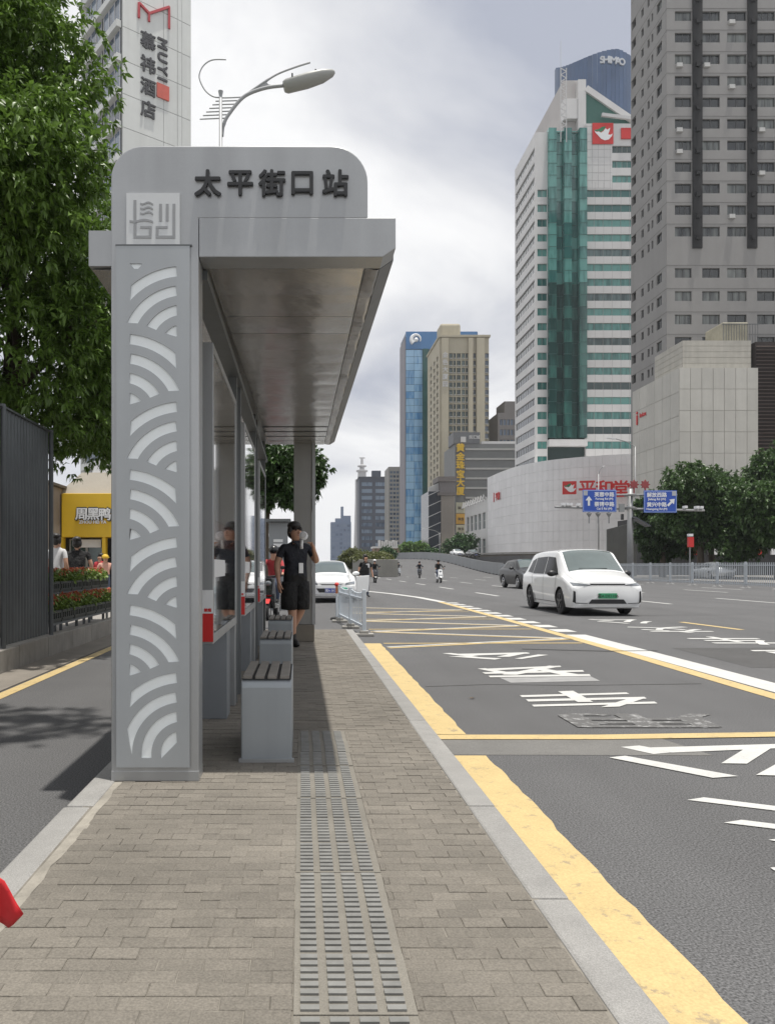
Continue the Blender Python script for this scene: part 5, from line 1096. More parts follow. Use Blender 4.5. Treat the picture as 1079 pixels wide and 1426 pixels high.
# ------------------------------------------------------------------ vehicles
def cat(p0, p1, p2, p3, t): return .5 * (2 * p1 + (p2 - p0) * t + (2 * p0 - 5 * p1 + 4 * p2 - p3) * t * t + (3 * p1 - p0 - 3 * p2 + p3) * t ** 3)
def car_body(st, nu=5, nv=5):
    secs = []
    S = np.array(st, float)
    for i in range(len(S) - 1):
        for j in range(nu):
            t = j / nu; q = cat(S[max(i - 1, 0)], S[i], S[i + 1], S[min(i + 2, len(S) - 1)], t); secs.append(q)
    secs.append(S[-1]); mb = MB(); rows = []
    for y, w0, w1, w2, zb, zs, zt, cr in secs:
        P = np.array([(0, zb), (w0 * .86, zb), (w0 * .985, zb + .07), (w1, zb + (zs - zb) * .5), (w1 * .985, zs - .03), (w1 * .965, zs + .01), (w2 + (w1 * .965 - w2) * .08, zt - .09), (w2 * .90, zt - .015), (w2 * .5, zt + cr * .8), (0, zt + cr)])
        pts = []
        for i in range(len(P) - 1):
            for j in range(nv):
                t = j / nv
                pts.append(P[i] * (1 - t) + P[i + 1] * t if i in (0, 4, 5) else cat(P[max(i - 1, 0)], P[i], P[i + 1], P[min(i + 2, len(P) - 1)], t))
        pts.append(P[-1]); k = len(mb.v); half = [(a, y, b) for a, b in pts]; full = half + [(-a, yy, b) for a, yy, b in half[-2:0:-1]]; mb.v += full; rows.append((k, len(full)))
    for (a, n), (b, _) in zip(rows, rows[1:]):
        for j in range(n): mb.f.append((a + j, a + (j + 1) % n, b + (j + 1) % n, b + j)); mb.m.append(0)
    for k, n in (rows[0], rows[-1]): mb.f.append(tuple(k + j for j in range(n))); mb.m.append(0)
    return mb
def decal(bvh, quad, mat, par, name, axis='front', n=8, m=8, off=.006, side=1):
    A_, B2, C_, D_ = [Vector(q) for q in quad]; mb = MB(); idx = {}
    for i in range(n + 1):
        for j in range(m + 1):
            u, v = i / n, j / m; p = (A_ * (1 - u) + B2 * u) * (1 - v) + (D_ * (1 - u) + C_ * u) * v
            if axis == 'front': o, d = Vector((p.x, -9, p.y)), Vector((0, 1, 0))
            elif axis == 'top': o, d = Vector((p.x, p.y, 9)), Vector((0, 0, -1))
            else: o, d = Vector((side * 5, p.x, p.y)), Vector((-side, 0, 0))
            h, nn, _, _ = bvh.ray_cast(o, d)
            if h is None: return None
            nn = nn if nn.dot(d) < 0 else -nn; idx[i, j] = len(mb.v); mb.v.append(tuple(h + nn * off))
    for i in range(n):
        for j in range(m): mb.f.append((idx[i, j], idx[i + 1, j], idx[i + 1, j + 1], idx[i, j + 1])); mb.m.append(0)
    ob = mb.build(name, mat, par, smooth=True, fix=False); return ob
carglass = M('car_glass', (.005, .006, .007), .08, var=0, spec=.12); wsglass = M('windscreen_glass', (.06, .085, .085), .04, var=.15, vs=2, spec=.9, coat=.8)
lens = M('lamp_lens', (.17, .185, .20), .08, .3, var=.2, vs=20, coat=1)
def wheel(par, x, y, r, wd, s, rimm):
    mb = MB(); prof = [(r * .62, -wd / 2), (r * .9, -wd / 2), (r, -wd * .36), (r, wd * .36), (r * .9, wd / 2), (r * .62, wd / 2)]
    n = 28; ks = []
    for rr, z in prof: ks.append(len(mb.v)); mb.v += [(x + z, y + rr * math.cos(6.28318 * j / n), r + rr * math.sin(6.28318 * j / n)) for j in range(n)]
    for a, b in zip(ks, ks[1:]):
        for j in range(n): mb.f.append((a + j, a + (j + 1) % n, b + (j + 1) % n, b + j)); mb.m.append(0)
    mb.f.append(tuple(ks[0] + j for j in range(n))); mb.f.append(tuple(ks[-1] + j for j in range(n))); mb.m += [0, 0]
    w_ = mb.build('wheel', rubber, par, smooth=False); q = MB(); xo = x + s * wd * .5
    for k in range(5):
        a = k * 1.2566 + .3; q.obox((xo + s * .006, y + math.cos(a) * r * .33, r + math.sin(a) * r * .33), (.012, 0, 0), (0, math.cos(a) * r * .27, math.sin(a) * r * .27), (0, -math.sin(a) * r * .085, math.cos(a) * r * .085))
    q.tube([(xo - .01, y, r), (xo + s * .02, y, r)], r * .13, 12)
    q.tube([(xo + s * .004, y + r * .62 * math.cos(a), r + r * .62 * math.sin(a)) for a in np.linspace(0, 6.28318, 25)], r * .035, 6, cap=False); q.build('rim', rimm, w_, fix=False); return w_
def car(name, label, st, paint, spec, loc, rz, group=None):
    t = local(name, label, 'car', group); Lh = st[-1][0] / 2; st = [(s[0] - Lh, *s[1:]) for s in st]; raw = car_body(st)
    bm = bmesh.new(); vs = [bm.verts.new(v) for v in raw.v]; [bm.faces.new([vs[i] for i in f]) for f in raw.f]; bmesh.ops.recalc_face_normals(bm, faces=bm.faces); bvh = BVHTree.FromBMesh(bm); bm.free()
    body = raw.build('body', [paint, rubber], t, smooth=True); r = spec['r']; fw, rw_ = spec['axles']; fw -= Lh; rw_ -= Lh; W = spec['w']
    for y in (fw, rw_):                                     # wheel arches are cut through the body
        cu = MB(); cu.tube([(-2, y, r + .01), (2, y, r + .01)], r * 1.14, 28); co_ = cu.build('cutter', rubber, None); md = body.modifiers.new('arch', 'BOOLEAN'); md.object = co_; md.operation = 'DIFFERENCE'; md.solver = 'EXACT'
    me = eval_mesh(body); cuts = [m_.object for m_ in body.modifiers]; body.modifiers.clear(); body.data = me
    for c in cuts: bpy.data.objects.remove(c)
    MB().box(-W * .36, W * .36, fw - .6, rw_ + .6, .2, .62).build('underbody', rubber, t)
    for y in (fw, rw_):
        for s in (-1, 1): wheel(t, s * (W - .115), y, r, .21, s, spec.get('rim', chrome))
    fy = lambda y: y - Lh
    decal(bvh, [(q[0], fy(q[1])) for q in spec['ws']], wsglass, t, 'windscreen', 'top', 14, 10, .005)
    for s in (-1, 1):
        for q in spec['side']: decal(bvh, [(fy(a), b) for a, b in q], carglass, t, 'side_window', 'side', 10, 6, .005, s)
        for q in spec['lamp']: decal(bvh, [(s * a, b) for a, b in q], lens, t, 'headlight', 'front', 10, 4, .006)
        for q in spec.get('vent', []): decal(bvh, [(s * a, b) for a, b in q], blackp, t, 'bumper_vent', 'front', 4, 8, .006)
        for q in spec.get('seam', []): decal(bvh, [(fy(a), b) for a, b in q], rubber, t, 'door_seam', 'side', 2, 12, .004, s)
        for q in spec.get('handle', []): decal(bvh, [(fy(a), b) for a, b in q], chrome if spec.get('ch') else paint, t, 'door_handle', 'side', 4, 2, .02, s)
        mx_, my, mz = spec['mirror']; mb = MB(); mb.ball((s * (mx_ + .12), fy(my), mz), (.13, .085, .085), 12, 8); mo = mb.build('door_mirror', spec.get('mirm', paint), t, smooth=True); MB().beam((s * (mx_ - .06), fy(my) + .03, mz - .06), (s * (mx_ + .06), fy(my), mz - .03), .05, .03).build('mirror_arm', blackp, mo)
    for q in spec['grille']: decal(bvh, q, blackp, t, 'grille', 'front', 14, 4, .007)
    for q in spec.get('trim', []): decal(bvh, q, chrome, t, 'chrome_trim', 'front', 16, 2, .009)
    if spec.get('plate'):
        (x0, x1, z0, z1), pm, tx = spec['plate']; h, _, _, _ = bvh.ray_cast(Vector((0, -9, (z0 + z1) / 2)), Vector((0, 1, 0))); py = h.y - .025
        pl_ = MB().box(x0, x1, py, py + .012, z0, z1).build('licence_plate', pm, t); text(tx, (z1 - z0) * .78, spec['ptxt'], FR((x0 + x1) / 2, py - .002, (z0 + z1) / 2), pl_, 'plate_text', .001, .002)
        MB().box(x0 + .02, x1 - .02, py + .012, py + .06, z0 + .02, z1 - .02).build('plate_bracket', blackp, t)
    MB().beam((-.42, fy(spec['ws'][0][1]) + .06, spec['wz']), (.30, fy(spec['ws'][0][1]) + .04, spec['wz']), .025).build('wiper', rubber, t)
    return place(t, loc, rz)
carw = M('car_white', (.74, .75, .755), .25, var=0, coat=1, spec=.5); cargrey = M('car_dark_grey', (.010, .0105, .012), .35, 0, var=0, coat=.25); carsil = M('car_silver', (.42, .44, .46), .25, .5, var=0, coat=1); carblk = M('car_black', (.012, .012, .014), .2, var=0, coat=1)
gplate = M('plate_green', (.05, .36, .17), .5, var=.1, vs=8); bplate = M('plate_blue', (.012, .035, .32), .5, var=.1)
mpv_st = [(0, .70, .78, .60, .24, .66, .84, .02), (.06, .83, .885, .68, .20, .72, .905, .03), (.22, .875, .905, .76, .19, .80, .965, .04), (.62, .885, .912, .79, .19, .93, 1.07, .045), (.82, .89, .912, .79, .19, .965, 1.14, .045), (1.28, .89, .912, .75, .19, .99, 1.47, .045), (1.62, .89, .912, .725, .19, 1.0, 1.665, .045), (2.4, .89, .912, .71, .19, 1.0, 1.70, .045), (3.6, .885, .91, .69, .20, 1.0, 1.67, .04), (4.3, .88, .90, .66, .21, 1.0, 1.55, .03), (4.58, .86, .88, .62, .24, 1.0, 1.20, .02), (4.70, .80, .83, .58, .30, .92, 1.03, .02)]
mpv_spec = dict(r=.335, w=.905, axles=(.95, 3.75), rim=M('rim_dark', (.05, .05, .055), .3, .6), ws=[(-.71, .80), (.71, .80), (.64, 1.56), (-.64, 1.56)],
    side=[[(1.16, 1.035), (2.36, 1.045), (2.36, 1.535), (1.70, 1.50)], [(2.42, 1.045), (3.5, 1.05), (3.45, 1.51), (2.42, 1.535)], [(3.55, 1.06), (4.10, 1.10), (3.92, 1.42), (3.52, 1.50)]],
    lamp=[[(.42, .765), (.84, .765), (.855, .85), (.46, .80)]], vent=[[(.79, .33), (.855, .36), (.845, .64), (.795, .62)], [(.50, .315), (.80, .325), (.80, .345), (.50, .33)]],
    grille=[[(-.48, .315), (.48, .315), (.40, .425), (-.40, .425)], [(-.44, .784), (.44, .784), (.44, .822), (-.44, .822)]], trim=[[(-.44, .762), (.44, .762), (.44, .779), (-.44, .779)], [(-.76, .285), (.76, .285), (.76, .30), (-.76, .30)]],
    plate=((-.23, .23, .45, .58), gplate, '湘A·DE1106'), ptxt=M('plate_ink', (.02, .03, .02), .5), mirror=(.88, 1.30, 1.07), mirm=blackp, wz=1.20,
    seam=[[(1.33, .40), (1.345, .40), (1.25, 1.0), (1.235, 1.0)], [(2.38, .30), (2.395, .30), (2.395, 1.02), (2.38, 1.02)], [(3.40, .72), (3.415, .72), (3.53, 1.02), (3.515, 1.02)], [(1.36, .315), (3.3, .315), (3.3, .30), (1.36, .30)]], handle=[[(2.05, .84), (2.28, .84), (2.28, .87), (2.05, .87)], [(3.0, .85), (3.25, .85), (3.25, .88), (3.0, .88)]])
car('white_minivan', 'white electric minivan with green licence plate driving on the road', mpv_st, carw, mpv_spec, (7.72, 21.75, 0), R(-.8))
sed_st = [(0, .62, .70, .5, .24, .56, .70, .02), (.08, .76, .84, .6, .20, .62, .76, .03), (.4, .83, .88, .68, .19, .72, .84, .04), (1.15, .85, .90, .70, .19, .85, .96, .04), (1.35, .85, .90, .70, .19, .88, 1.03, .04), (1.9, .85, .90, .62, .19, .90, 1.32, .04), (2.3, .85, .90, .59, .19, .91, 1.42, .04), (3.0, .85, .90, .58, .19, .93, 1.41, .04), (3.6, .85, .90, .58, .20, .95, 1.26, .04), (4.0, .84, .88, .64, .22, .97, 1.06, .03), (4.5, .78, .82, .6, .28, .9, .98, .02)]
sed_spec = dict(r=.32, w=.90, axles=(.9, 3.55), ws=[(-.6, 1.30), (.6, 1.30), (.50, 2.16), (-.50, 2.16)], side=[[(1.75, .96), (2.55, .97), (2.55, 1.33), (2.2, 1.31)], [(2.6, .97), (3.45, .99), (3.3, 1.26), (2.6, 1.33)]],
    lamp=[[(.46, .62), (.80, .63), (.82, .74), (.50, .69)]], grille=[[(-.42, .36), (.42, .36), (.52, .50), (-.52, .50)], [(-.34, .61), (.34, .61), (.36, .64), (-.36, .64)]], trim=[[(-.7, .27), (.7, .27), (.7, .30), (-.7, .30)], [(-.4, .645), (.4, .645), (.4, .665), (-.4, .665)]], vent=[[(.60, .34), (.78, .36), (.78, .44), (.64, .42)]],
    plate=((-.22, .22, .36, .50), bplate, '湘A·3K52'), ptxt=whitep, mirror=(.84, 1.72, .99), wz=1.0, seam=[[(1.62, .32), (1.628, .32), (1.70, .93), (1.692, .93)], [(2.57, .3), (2.578, .3), (2.578, .94), (2.57, .94)]])
sed = car('white_sedan', 'white sedan with blue licence plate and open door, past the platform end', sed_st, carw, sed_spec, (1.02, 28.6, 0), R(0))
dq = lambda o: (lambda u, v: (1.96 + u * .52 + o * .8, 27.97 + u * .72 - o, v))
dr = MB().prism([(0, .32), (.9, .30), (.98, .6), (1.0, .92), (.0, .90)], dq(0), dq(.05))
dw = MB().prism([(.05, .92), (.98, .94), (.9, 1.3), (.55, 1.32)], dq(.01), dq(.03))
ORG[sed.name] = Vector((1.02, 28.6, 0)); od = dr.build('open_door', carw, sed, bevel=.02); dw.build('door_glass', carglass, od); ORG[sed.name] = Vector((0, 0, 0))
suv_st = [(a, b, c, d, e + .03, f + .12, g + (.20 if g > 1.1 else .15), h) for a, b, c, d, e, f, g, h in sed_st[:-3]] + [(3.8, .85, .90, .60, .22, 1.06, 1.56, .04), (4.3, .84, .88, .60, .25, 1.06, 1.30, .03), (4.5, .78, .83, .6, .3, 1.0, 1.10, .02)]
suv_spec = dict(sed_spec, r=.36, ws=[(-.6, 1.32), (.6, 1.32), (.50, 2.14), (-.50, 2.14)], side=[[(1.78, 1.10), (2.55, 1.12), (2.55, 1.50), (2.2, 1.48)], [(2.6, 1.12), (3.7, 1.16), (3.5, 1.46), (2.6, 1.5)]], lamp=[[(.46, .74), (.80, .75), (.82, .85), (.50, .81)]], grille=[[(-.42, .58), (.42, .58), (.42, .76), (-.42, .76)]], trim=[[(-.42, .77), (.42, .77), (.42, .79), (-.42, .79)]], mirror=(.85, 1.74, 1.14), wz=1.18, seam=[[(1.62, .42), (1.628, .42), (1.70, 1.06), (1.692, 1.06)], [(2.57, .4), (2.578, .4), (2.578, 1.08), (2.57, 1.08)]])
car('dark_suv', 'dark grey sport utility car following behind the white minivan', suv_st, cargrey, suv_spec, (12.75, 44.0, 0), R(2))
fc = [('white_hatchback', 'small white car on the far ramp behind the barrier', carw, wx(636, 150), 150, 3.1), ('black_hatchback', 'small black car on the far ramp right of the white one', carblk, wx(658, 146), 146, 2.9), ('silver_car', 'silver car seen through the median railing under the trees', carsil, wx(990, 66), 66, .145), ('grey_car', 'grey car behind the railing near the gantry pole', carsil, wx(1060, 70), 70, .145)]
struct(MB().prism([(34, 120), (42, 120), (36, 200), (28.9, 200)], lambda u, v: (u, v, 0), lambda u, v: (u, v, 2.9)).build('ramp', asphalt))
for nm, lab, pm, X, Y, z in fc[:3]: car(nm, lab, sed_st, pm, sed_spec, (X, Y, z), R(4 if z > 1 else 180))

# ------------------------------------------------------------------ people
def person(name, label, J, bones, reg, mats, loc, rz, sub=2, cat='person'):
    names = list(J); ix = {n_: i for i, n_ in enumerate(names)}
    me = bpy.data.meshes.new('sk'); me.from_pydata([J[n_][0] for n_ in names], [(ix[a], ix[b]) for a, b in bones], []); ob = bpy.data.objects.new('sk', me); COL.objects.link(ob)
    md = ob.modifiers.new('skin', 'SKIN'); md.use_smooth_shade = True; md.branch_smoothing = .6; sv = me.skin_vertices[0].data
    for n_ in names:
        r = J[n_][1]; sv[ix[n_]].radius = (r, r) if not isinstance(r, tuple) else r; sv[ix[n_]].use_root = n_ == 'pelvis'
    s = ob.modifiers.new('sub', 'SUBSURF'); s.levels = sub; s.render_levels = sub
    m2 = eval_mesh(ob); bpy.data.objects.remove(ob)
    for m_ in mats: m2.materials.append(m_)
    seg = [(Vector(J[a][0]), Vector(J[b][0]), a, b) for a, b in bones]; mi = []
    for p in m2.polygons:
        c = p.center; best = None
        for a, b, na, nb in seg:
            d = b - a; t = max(0, min(1, (c - a).dot(d) / max(d.length_squared, 1e-9))); q = (c - (a + d * t)).length / ((J[na][1] if not isinstance(J[na][1], tuple) else J[na][1][0]) * (1 - t) + t * (J[nb][1] if not isinstance(J[nb][1], tuple) else J[nb][1][0]))
            if best is None or q < best[0]: best = (q, na, nb, t)
        mi.append(reg(best[1], best[2], best[3], c))
    m2.polygons.foreach_set('material_index', mi); m2.polygons.foreach_set('use_smooth', [True] * len(mi)); m2.name = name
    t = thing(name, label, cat, loc, None, rz); ORG[t.name] = Vector((0, 0, 0)); link('body', m2, t); return t
BON = [('pelvis', 'spine'), ('spine', 'chest'), ('chest', 'neck'), ('neck', 'jaw'), ('jaw', 'head'), ('chest', 'shL'), ('shL', 'elL'), ('elL', 'wrL'), ('wrL', 'haL'), ('chest', 'shR'), ('shR', 'elR'), ('elR', 'wrR'), ('wrR', 'haR'), ('pelvis', 'hiL'), ('hiL', 'knL'), ('knL', 'anL'), ('anL', 'toL'), ('pelvis', 'hiR'), ('hiR', 'knR'), ('knR', 'anR'), ('anR', 'toR')]
FING = [('haR', 'f%da' % i) for i in range(4)] + [('f%da' % i, 'f%db' % i) for i in range(4)]
def stand(h=1.7, armL=None, armR=None, legs=None, w_=1.0, lean=0):
    k = h / 1.7
    J = dict(pelvis=((0, 0, .92 * k), .135 * w_), spine=((0, .01, 1.08 * k), .135 * w_), chest=((0, lean, 1.30 * k), .15 * w_), neck=((0, lean - .01, 1.45 * k), .06), jaw=((0, lean - .03, 1.535 * k), .075), head=((0, lean - .01, 1.62 * k), .088),
        shL=((.175 * w_, lean, 1.39 * k), .062), elL=((.24 * w_, .03, 1.12 * k), .045), wrL=((.25 * w_, -.05, .88 * k), .032), haL=((.25 * w_, -.07, .80 * k), .035), shR=((-.175 * w_, lean, 1.39 * k), .062), elR=((-.24 * w_, .03, 1.12 * k), .045), wrR=((-.25 * w_, -.05, .88 * k), .032), haR=((-.25 * w_, -.07, .80 * k), .035),
        hiL=((.09, 0, .86 * k), .1), knL=((.10, -.01, .49 * k), .062), anL=((.10, .02, .09 * k), .042), toL=((.11, -.14, .04), .035), hiR=((-.09, 0, .86 * k), .1), knR=((-.10, -.01, .49 * k), .062), anR=((-.10, .02, .09 * k), .042), toR=((-.11, -.14, .04), .035))
    for d in (armL, armR, legs):
        if d: J.update(d)
    return J
def reg_std(sleeve=.6, trouser=1.0):
    def f(a, b, t, c):
        if a in ('neck', 'jaw') : return 0
        if a == 'chest' and b == 'neck': return 0 if t > .75 else 1
        if a in ('shL', 'shR'): return 1 if t < sleeve else 0
        if a in ('elL', 'elR'): return 1 if sleeve > 1 and t < sleeve - 1 else 0
        if a in ('wrL', 'wrR', 'haL', 'haR') or a[0] == 'f': return 0
        if a == 'pelvis' and b == 'spine': return 2 if t < .35 else 1
        if a in ('hiL', 'hiR') or (a == 'pelvis'): return 2 if a == 'pelvis' or t < trouser else 0
        if a in ('knL', 'knR'): return 2 if trouser > 1 else (0 if t < .8 else 3)
        if a in ('anL', 'anR'): return 3
        return 1
    return f
def head_bits(t, J, hair=hairm, face=True, cap=None, hr=1.0):
    h = Vector(J['head'][0]); j = Vector(J['jaw'][0]); f = Vector((0, -1, 0)); mb = MB()
    mb.ball((h.x, h.y + .052, h.z + .056), (.098 * hr, .092 * hr, .066 * hr), 16, 10); mb.ball((h.x, h.y + .065, h.z - .04), (.10, .062, .10), 12, 8)
    for s in (-1, 1): mb.ball((h.x + s * .078, h.y + .03, h.z - .03), (.03, .055, .085), 10, 8)
    mb.build('hair', hair, t, smooth=True)
    if face:
        y = h.y - .085; MB().ball((h.x, y - .02, h.z - .045), (.016, .022, .026), 8, 6).build('nose', skin, t, smooth=True)
        for s in (-1, 1):
            MB().ball((h.x + s * .034, y + .004, h.z - .012), (.015, .008, .008), 8, 6).build('eye', blackp, t); MB().box(h.x + s * .034 - .02, h.x + s * .034 + .02, y - .006, y + .01, h.z + .008, h.z + .016).build('eyebrow', hairm, t); MB().ball((h.x + s * .09, h.y + .01, h.z - .04), (.014, .024, .034), 8, 6).build('ear', skin, t, smooth=True)
        MB().box(h.x - .024, h.x + .024, y - .008, y + .01, h.z - .088, h.z - .076).build('mouth', M('lips', (.22, .07, .06), .5), t)
navy = M('navy_cloth', (.014, .016, .024), .8, var=.25, vs=9, bump=1.0, bs=14); blk = M('black_cloth', (.010, .010, .011), .85, var=.25, vs=9, bump=1.0, bs=12); shoe = M('black_shoe', (.012, .012, .012), .5)
# person with the megaphone
J = stand(1.71, dict(shL=((.185, 0, 1.40), .065), elL=((.285, -.10, 1.17), .046), wrL=((.165, -.24, 1.34), .033), haL=((.135, -.255, 1.42), .036)),
    dict(shR=((-.185, .0, 1.40), .065), elR=((-.27, .03, 1.14), .047), wrR=((-.275, -.04, .90), .033), haR=((-.27, -.06, .81), .036)),
    dict(hiL=((.095, 0, .86), .118), knL=((.10, .03, .50), .07), anL=((.005, .16, .20), .043), toL=((.0, .12, .06), .035), hiR=((-.095, 0, .86), .118), knR=((-.055, -.02, .49), .066), anR=((-.035, .0, .09), .043), toR=((-.02, -.14, .04), .036)), 1.12)
J['head'] = ((0, -.01, 1.625), .104); J['jaw'] = ((0, -.035, 1.54), .088); J['spine'] = ((0, .0, 1.08), .165); J['pelvis'] = ((0, 0, .93), .165)
bn = list(BON)
for s, sg_ in (('L', 1), ('R', -1)):
    h = Vector(J['ha' + s][0])
    for i in range(4):
        if s == 'L': a = h + Vector((-.028, -.028 + i * .018, .012 + i * .004)); b = a + Vector((-.034, .006, -.006))
        else: a = h + Vector((.004, -.03 + i * .02, -.035)); b = a + Vector((.012, -.006, -.032 + abs(i - 1.5) * .005))
        J['%s%da' % ('f' + s, i)] = (tuple(a), .010); J['%s%db' % ('f' + s, i)] = (tuple(b), .008); bn += [('ha' + s, 'f%s%da' % (s, i)), ('f%s%da' % (s, i), 'f%s%db' % (s, i))]
    a = h + Vector((-sg_ * .02, -.032, .0 if s == 'L' else .01)); b = a + Vector((-sg_ * .012, -.022, .028 if s == 'L' else -.02)); J['f%st' % s] = (tuple(a), .011); J['f%su' % s] = (tuple(b), .009); bn += [('wr' + s, 'f%st' % s), ('f%st' % s, 'f%su' % s)]
ploc = (-.085, 10.72, PZ); prz = R(26)
pm_ = person('person', 'person in black polo and shorts speaking into a white megaphone under the shelter', J, bn, reg_std(.62, .93), [skin, navy, blk, shoe], ploc, prz)
head_bits(pm_, J)
MB().prism([(-.075, 1.44), (-.03, 1.415), (0, 1.36), (.03, 1.415), (.075, 1.44), (.06, 1.47), (-.06, 1.47)], lambda u, v: (u, -.075 - (1.47 - v) * .62, v), lambda u, v: (u, -.06 - (1.47 - v) * .62, v)).build('collar', navy, pm_)
MB().box(-.03, .035, -.178, -.17, 1.02, 1.16).build('badge', whitep, pm_); MB().tube([(-.05, -.09, 1.44), (0, -.172, 1.16), (.05, -.09, 1.44)], .003, 5).build('lanyard', blackp, pm_)
for s in (-1, 1): MB().tube([(s * .085, 0, .90), (s * .092, 0, .74), (s * .096, .005, .60), (s * .096, .01, .52)], [.115, .122, .118, .112], 18).build('shorts_leg', blk, pm_, smooth=True)
MB().ball((-.03, -.05, .04), (.048, .12, .045), 12, 8).build('shoe', shoe, pm_, smooth=True); MB().ball((.0, .12, .09), (.045, .07, .09), 12, 8).build('shoe', shoe, pm_, smooth=True)
MB().lathe([(.046, -.07), (.048, .07)], (-.037, .0, .16), 12).build('sock', shoe, pm_); MB().lathe([(.048, -.04), (.05, .07)], (.006, .15, .21), 12).build('sock', shoe, pm_)
mp_ = thing('megaphone', 'small white megaphone held up to the mouth of the person in black', 'megaphone', (ploc[0] + .09, ploc[1] - .27, PZ + 1.42)); ORG[mp_.name] = Vector((0, 0, 0)); mp_.rotation_euler.z = prz
MB().tube([(0, .02, .06), (-.01, -.02, .085), (-.015, -.07, .10), (-.018, -.09, .105)], [.025, .03, .056, .062], 16).build('horn', whitep, mp_, smooth=True)
MB().tube([(0, .01, -.07), (.0, .005, .06)], .021, 10).build('handle', whitep, mp_, smooth=True); MB().ball((-.018, -.088, .105), (.05, .012, .05), 14, 8).build('grille', M('grille_grey', (.4, .4, .4), .6), mp_)
# people by the shop
def simple(lab, loc, rz, shirt, trou, k=1.7, sleeve=.6, hair=hairm, face=False, wide=1.05):
    J = stand(k, w_=wide); t = person('person', lab, J, BON, reg_std(sleeve, 1.2), [skin, shirt, trou, shoe], loc, rz, 2); head_bits(t, J, hair, face); return t
wsh = M('white_cloth', (.55, .55, .56), .85, var=.12, vs=6); denim = M('denim', (.06, .075, .12), .9, var=.1); pink = M('pink_cloth', (.5, .28, .22), .85, var=.1)
simple('person in a white shirt walking beside the dark fence edge', (wx(80, 16.4), 16.4, .15), R(160), wsh, denim, 1.78)
simple('person in black standing in front of the yellow shop', (wx(108, 17.3), 17.3, .15), R(185), blk, denim, 1.74, wide=1.3)
tq = simple('person in a pink top and yellow cap by the shop counter', (wx(147, 25), 25, .15), R(30), pink, denim, 1.45, face=True); MB().ball((0, 0, 1.41), (.115, .12, .09)).box(-.09, .09, -.2, -.05, 1.385, 1.40).build('cap', M('cap_yellow', (.6, .4, .04), .7), tq)
simple('person in a red top beside the pink one at the shop', (wx(140, 25.6), 25.6, .15), R(-20), M('red_cloth', (.4, .03, .04), .85, var=.1), denim, 1.5, face=True)
tp_ = simple('person in a black printed shirt standing at the open sedan door', (wx(509, 31), 31, 0), R(25), blk, denim, 1.70, face=True, wide=1.2); MB().box(-.07, .09, -.172, -.165, 1.2, 1.36).build('shirt_print', wsh, tp_)
# scooters with riders
def scooter(lab, bodyc, loc, rz, front=None):
    t = local('scooter', lab, 'scooter', 'scooters on the road'); c = bodyc
    for y, r in ((-.62, .22), (.62, .22)):
        mb = MB(); mb.tube([(-.05, y, r), (.05, y, r)], r, 22); w_ = mb.build('wheel', rubber, t); MB().tube([(-.055, y, r), (.055, y, r)], r * .5, 14).build('rim', chrome, w_)
    MB().prism([(-.55, .78), (-.46, 1.0), (-.38, .98), (-.34, .42), (.1, .36), (.22, .62), (.85, .74), (.88, .62), (.62, .48), (.3, .26), (-.40, .26), (-.50, .44), (-.62, .60)], lambda u, v: (-.15, u, v), lambda u, v: (.15, u, v)).build('body', c, t, bevel=.05, seg=3)
    MB().prism([(-.20, .40), (.20, .40), (.17, .75), (.10, 1.0), (-.10, 1.0), (-.17, .75)], lambda u, v: (u, -.60 + (v - .4) * .2, v), lambda u, v: (u, -.54 + (v - .4) * .2, v)).build('front_shield', c, t, bevel=.03)
    MB().prism([(-.80, .40), (-.62, .50), (-.45, .42), (-.62, .46)], lambda u, v: (-.07, u, v), lambda u, v: (.07, u, v)).build('mudguard', front or c, t)
    MB().box(-.14, .14, .12, .80, .74, .82).build('seat', rubber, t, bevel=.03); MB().tube([(-.34, -.38, 1.04), (0, -.44, 1.02), (.34, -.38, 1.04)], .018, 8).build('handlebar', rubber, t)
    for s in (-1, 1): MB().tube([(s * .28, -.4, 1.04), (s * .32, -.42, 1.2)], .008, 5).ball((s * .33, -.42, 1.23), (.06, .015, .045), 8, 6).build('mirror', rubber, t)
    MB().tube([(0, -.6, .22), (0, -.44, .95)], .03, 8).build('fork', gal, t); MB().ball((0, -.52, .86), (.085, .05, .06)).build('headlight', lens, t)
    return place(t, loc, rz)
def rider(lab, loc, rz, shirt, helm, J0=None):
    J = stand(1.7); J.update(pelvis=((0, .34, .93), .14), spine=((0, .33, 1.10), .13), chest=((0, .26, 1.32), .15), neck=((0, .22, 1.47), .06), jaw=((0, .19, 1.55), .075), head=((0, .21, 1.63), .09), shL=((.18, .25, 1.40), .062), elL=((.27, -.0, 1.20), .045), wrL=((.30, -.26, 1.08), .032), haL=((.31, -.36, 1.06), .035), shR=((-.18, .25, 1.40), .062), elR=((-.27, -.0, 1.20), .045), wrR=((-.30, -.26, 1.08), .032), haR=((-.31, -.36, 1.06), .035),
        hiL=((.10, .30, .90), .1), knL=((.17, -.15, .84), .07), anL=((.15, -.10, .46), .045), toL=((.15, -.26, .42), .035), hiR=((-.10, .30, .90), .1), knR=((-.17, -.15, .84), .07), anR=((-.15, -.10, .46), .045), toR=((-.15, -.26, .42), .035))
    t = person('person', lab, J, BON, reg_std(1.9, 1.2), [skin, shirt, denim, shoe], loc, rz, 1); h = J['head'][0]
    MB().ball((h[0], h[1] + .01, h[2] + .03), (.125, .14, .12), 14, 9).build('helmet', helm, t, smooth=True); MB().ball((h[0], h[1] - .06, h[2] - .0), (.10, .075, .055), 12, 8).build('visor', carglass, t, smooth=True); return t
helw = M('helmet_white', (.6, .6, .6), .3); helb = M('helmet_black', (.015, .015, .017), .25)
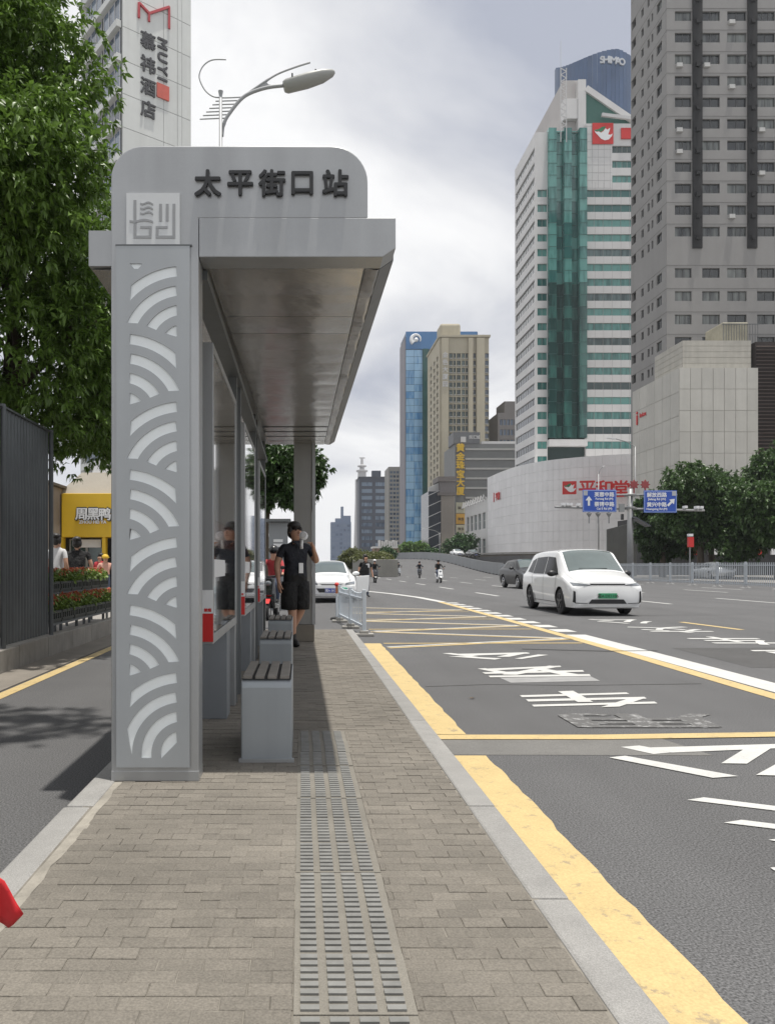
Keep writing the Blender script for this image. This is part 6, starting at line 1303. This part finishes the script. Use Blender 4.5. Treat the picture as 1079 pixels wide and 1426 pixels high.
for lab, rl, p, Y, bc, sh_, hm_, rz in (('black scooter nearest to the planter wall', 'person in black with a white helmet riding by the planter', 522, 58, carblk, blk, helw, 0), ('farthest scooter of the four on the road', 'person riding the farthest scooter of the four', 555, 97, carsil, navy, helb, 4), ('black scooter second from the right on the road', 'person in dark clothes riding second scooter from the right', 584, 80, carblk, navy, helb, -6), ('white scooter nearest to the dark sport utility car', 'person in black riding the white-fronted scooter', 611, 58, carw, blk, helb, 2)):
    X = wx(p, Y); scooter(lab, bc, (X, Y, rz_(Y)), R(rz)); rider(rl, (X, Y, rz_(Y)), R(rz), sh_, hm_)
X = wx(379, 18.6); scooter('black delivery scooter with a red mudguard behind the far bench', carblk, (X, 18.6, 0), R(-8), redp); rider('person in a red top riding the delivery scooter behind the bench', (X, 18.6, 0), R(-8), M('red_jacket', (.32, .03, .035), .85, var=.15), helb)

# ------------------------------------------------------------------ fallen leaves on the paving, air
rr = random.Random(3); dry = M('dry_leaf', (.17, .10, .04), .8, var=.2, vs=20)
for i, (x, y, z, lab) in enumerate(((2.62, 3.95, .006, 'curled brown leaf on the asphalt near the white strokes'), (1.62, 7.35, .006, 'reddish brown leaf on the asphalt beside the kerb line')  )):
    mb = MB(); a = rr.uniform(0, 6.28); c_, s_3 = math.cos(a), math.sin(a)
    P9 = [(-.04, 0, 0), (-.01, -.016, .006), (-.01, 0, .0), (-.01, .016, .008), (.04, 0, .006)]; P9 = [(x + u * c_ - v * s_3, y + u * s_3 + v * c_, z + w_ + .001) for u, v, w_ in P9]
    mb.v = P9; mb.f = [(0, 1, 2), (0, 2, 3), (1, 4, 2), (2, 4, 3)]; mb.m = [0] * 4; tag(mb.build('fallen_leaf', dry, None, fix=False), lab, 'leaf', 'fallen leaves')
hz_ = MB().box(-260, 260, -40, 820, -1.05, 222).build('haze', dry); hz_['kind'] = 'stuff'; hz_.data.materials.clear()
hm = bpy.data.materials.new('air'); hm.use_nodes = True; hn_ = hm.node_tree.nodes; hn_.clear(); vo = hn_.new('ShaderNodeVolumePrincipled'); vo.inputs['Color'].default_value = (.86, .9, .96, 1); vo.inputs['Density'].default_value = .0002; vo.inputs['Anisotropy'].default_value = .2
oo = hn_.new('ShaderNodeOutputMaterial'); hm.node_tree.links.new(vo.outputs[0], oo.inputs['Volume']); hz_.data.materials.append(hm)
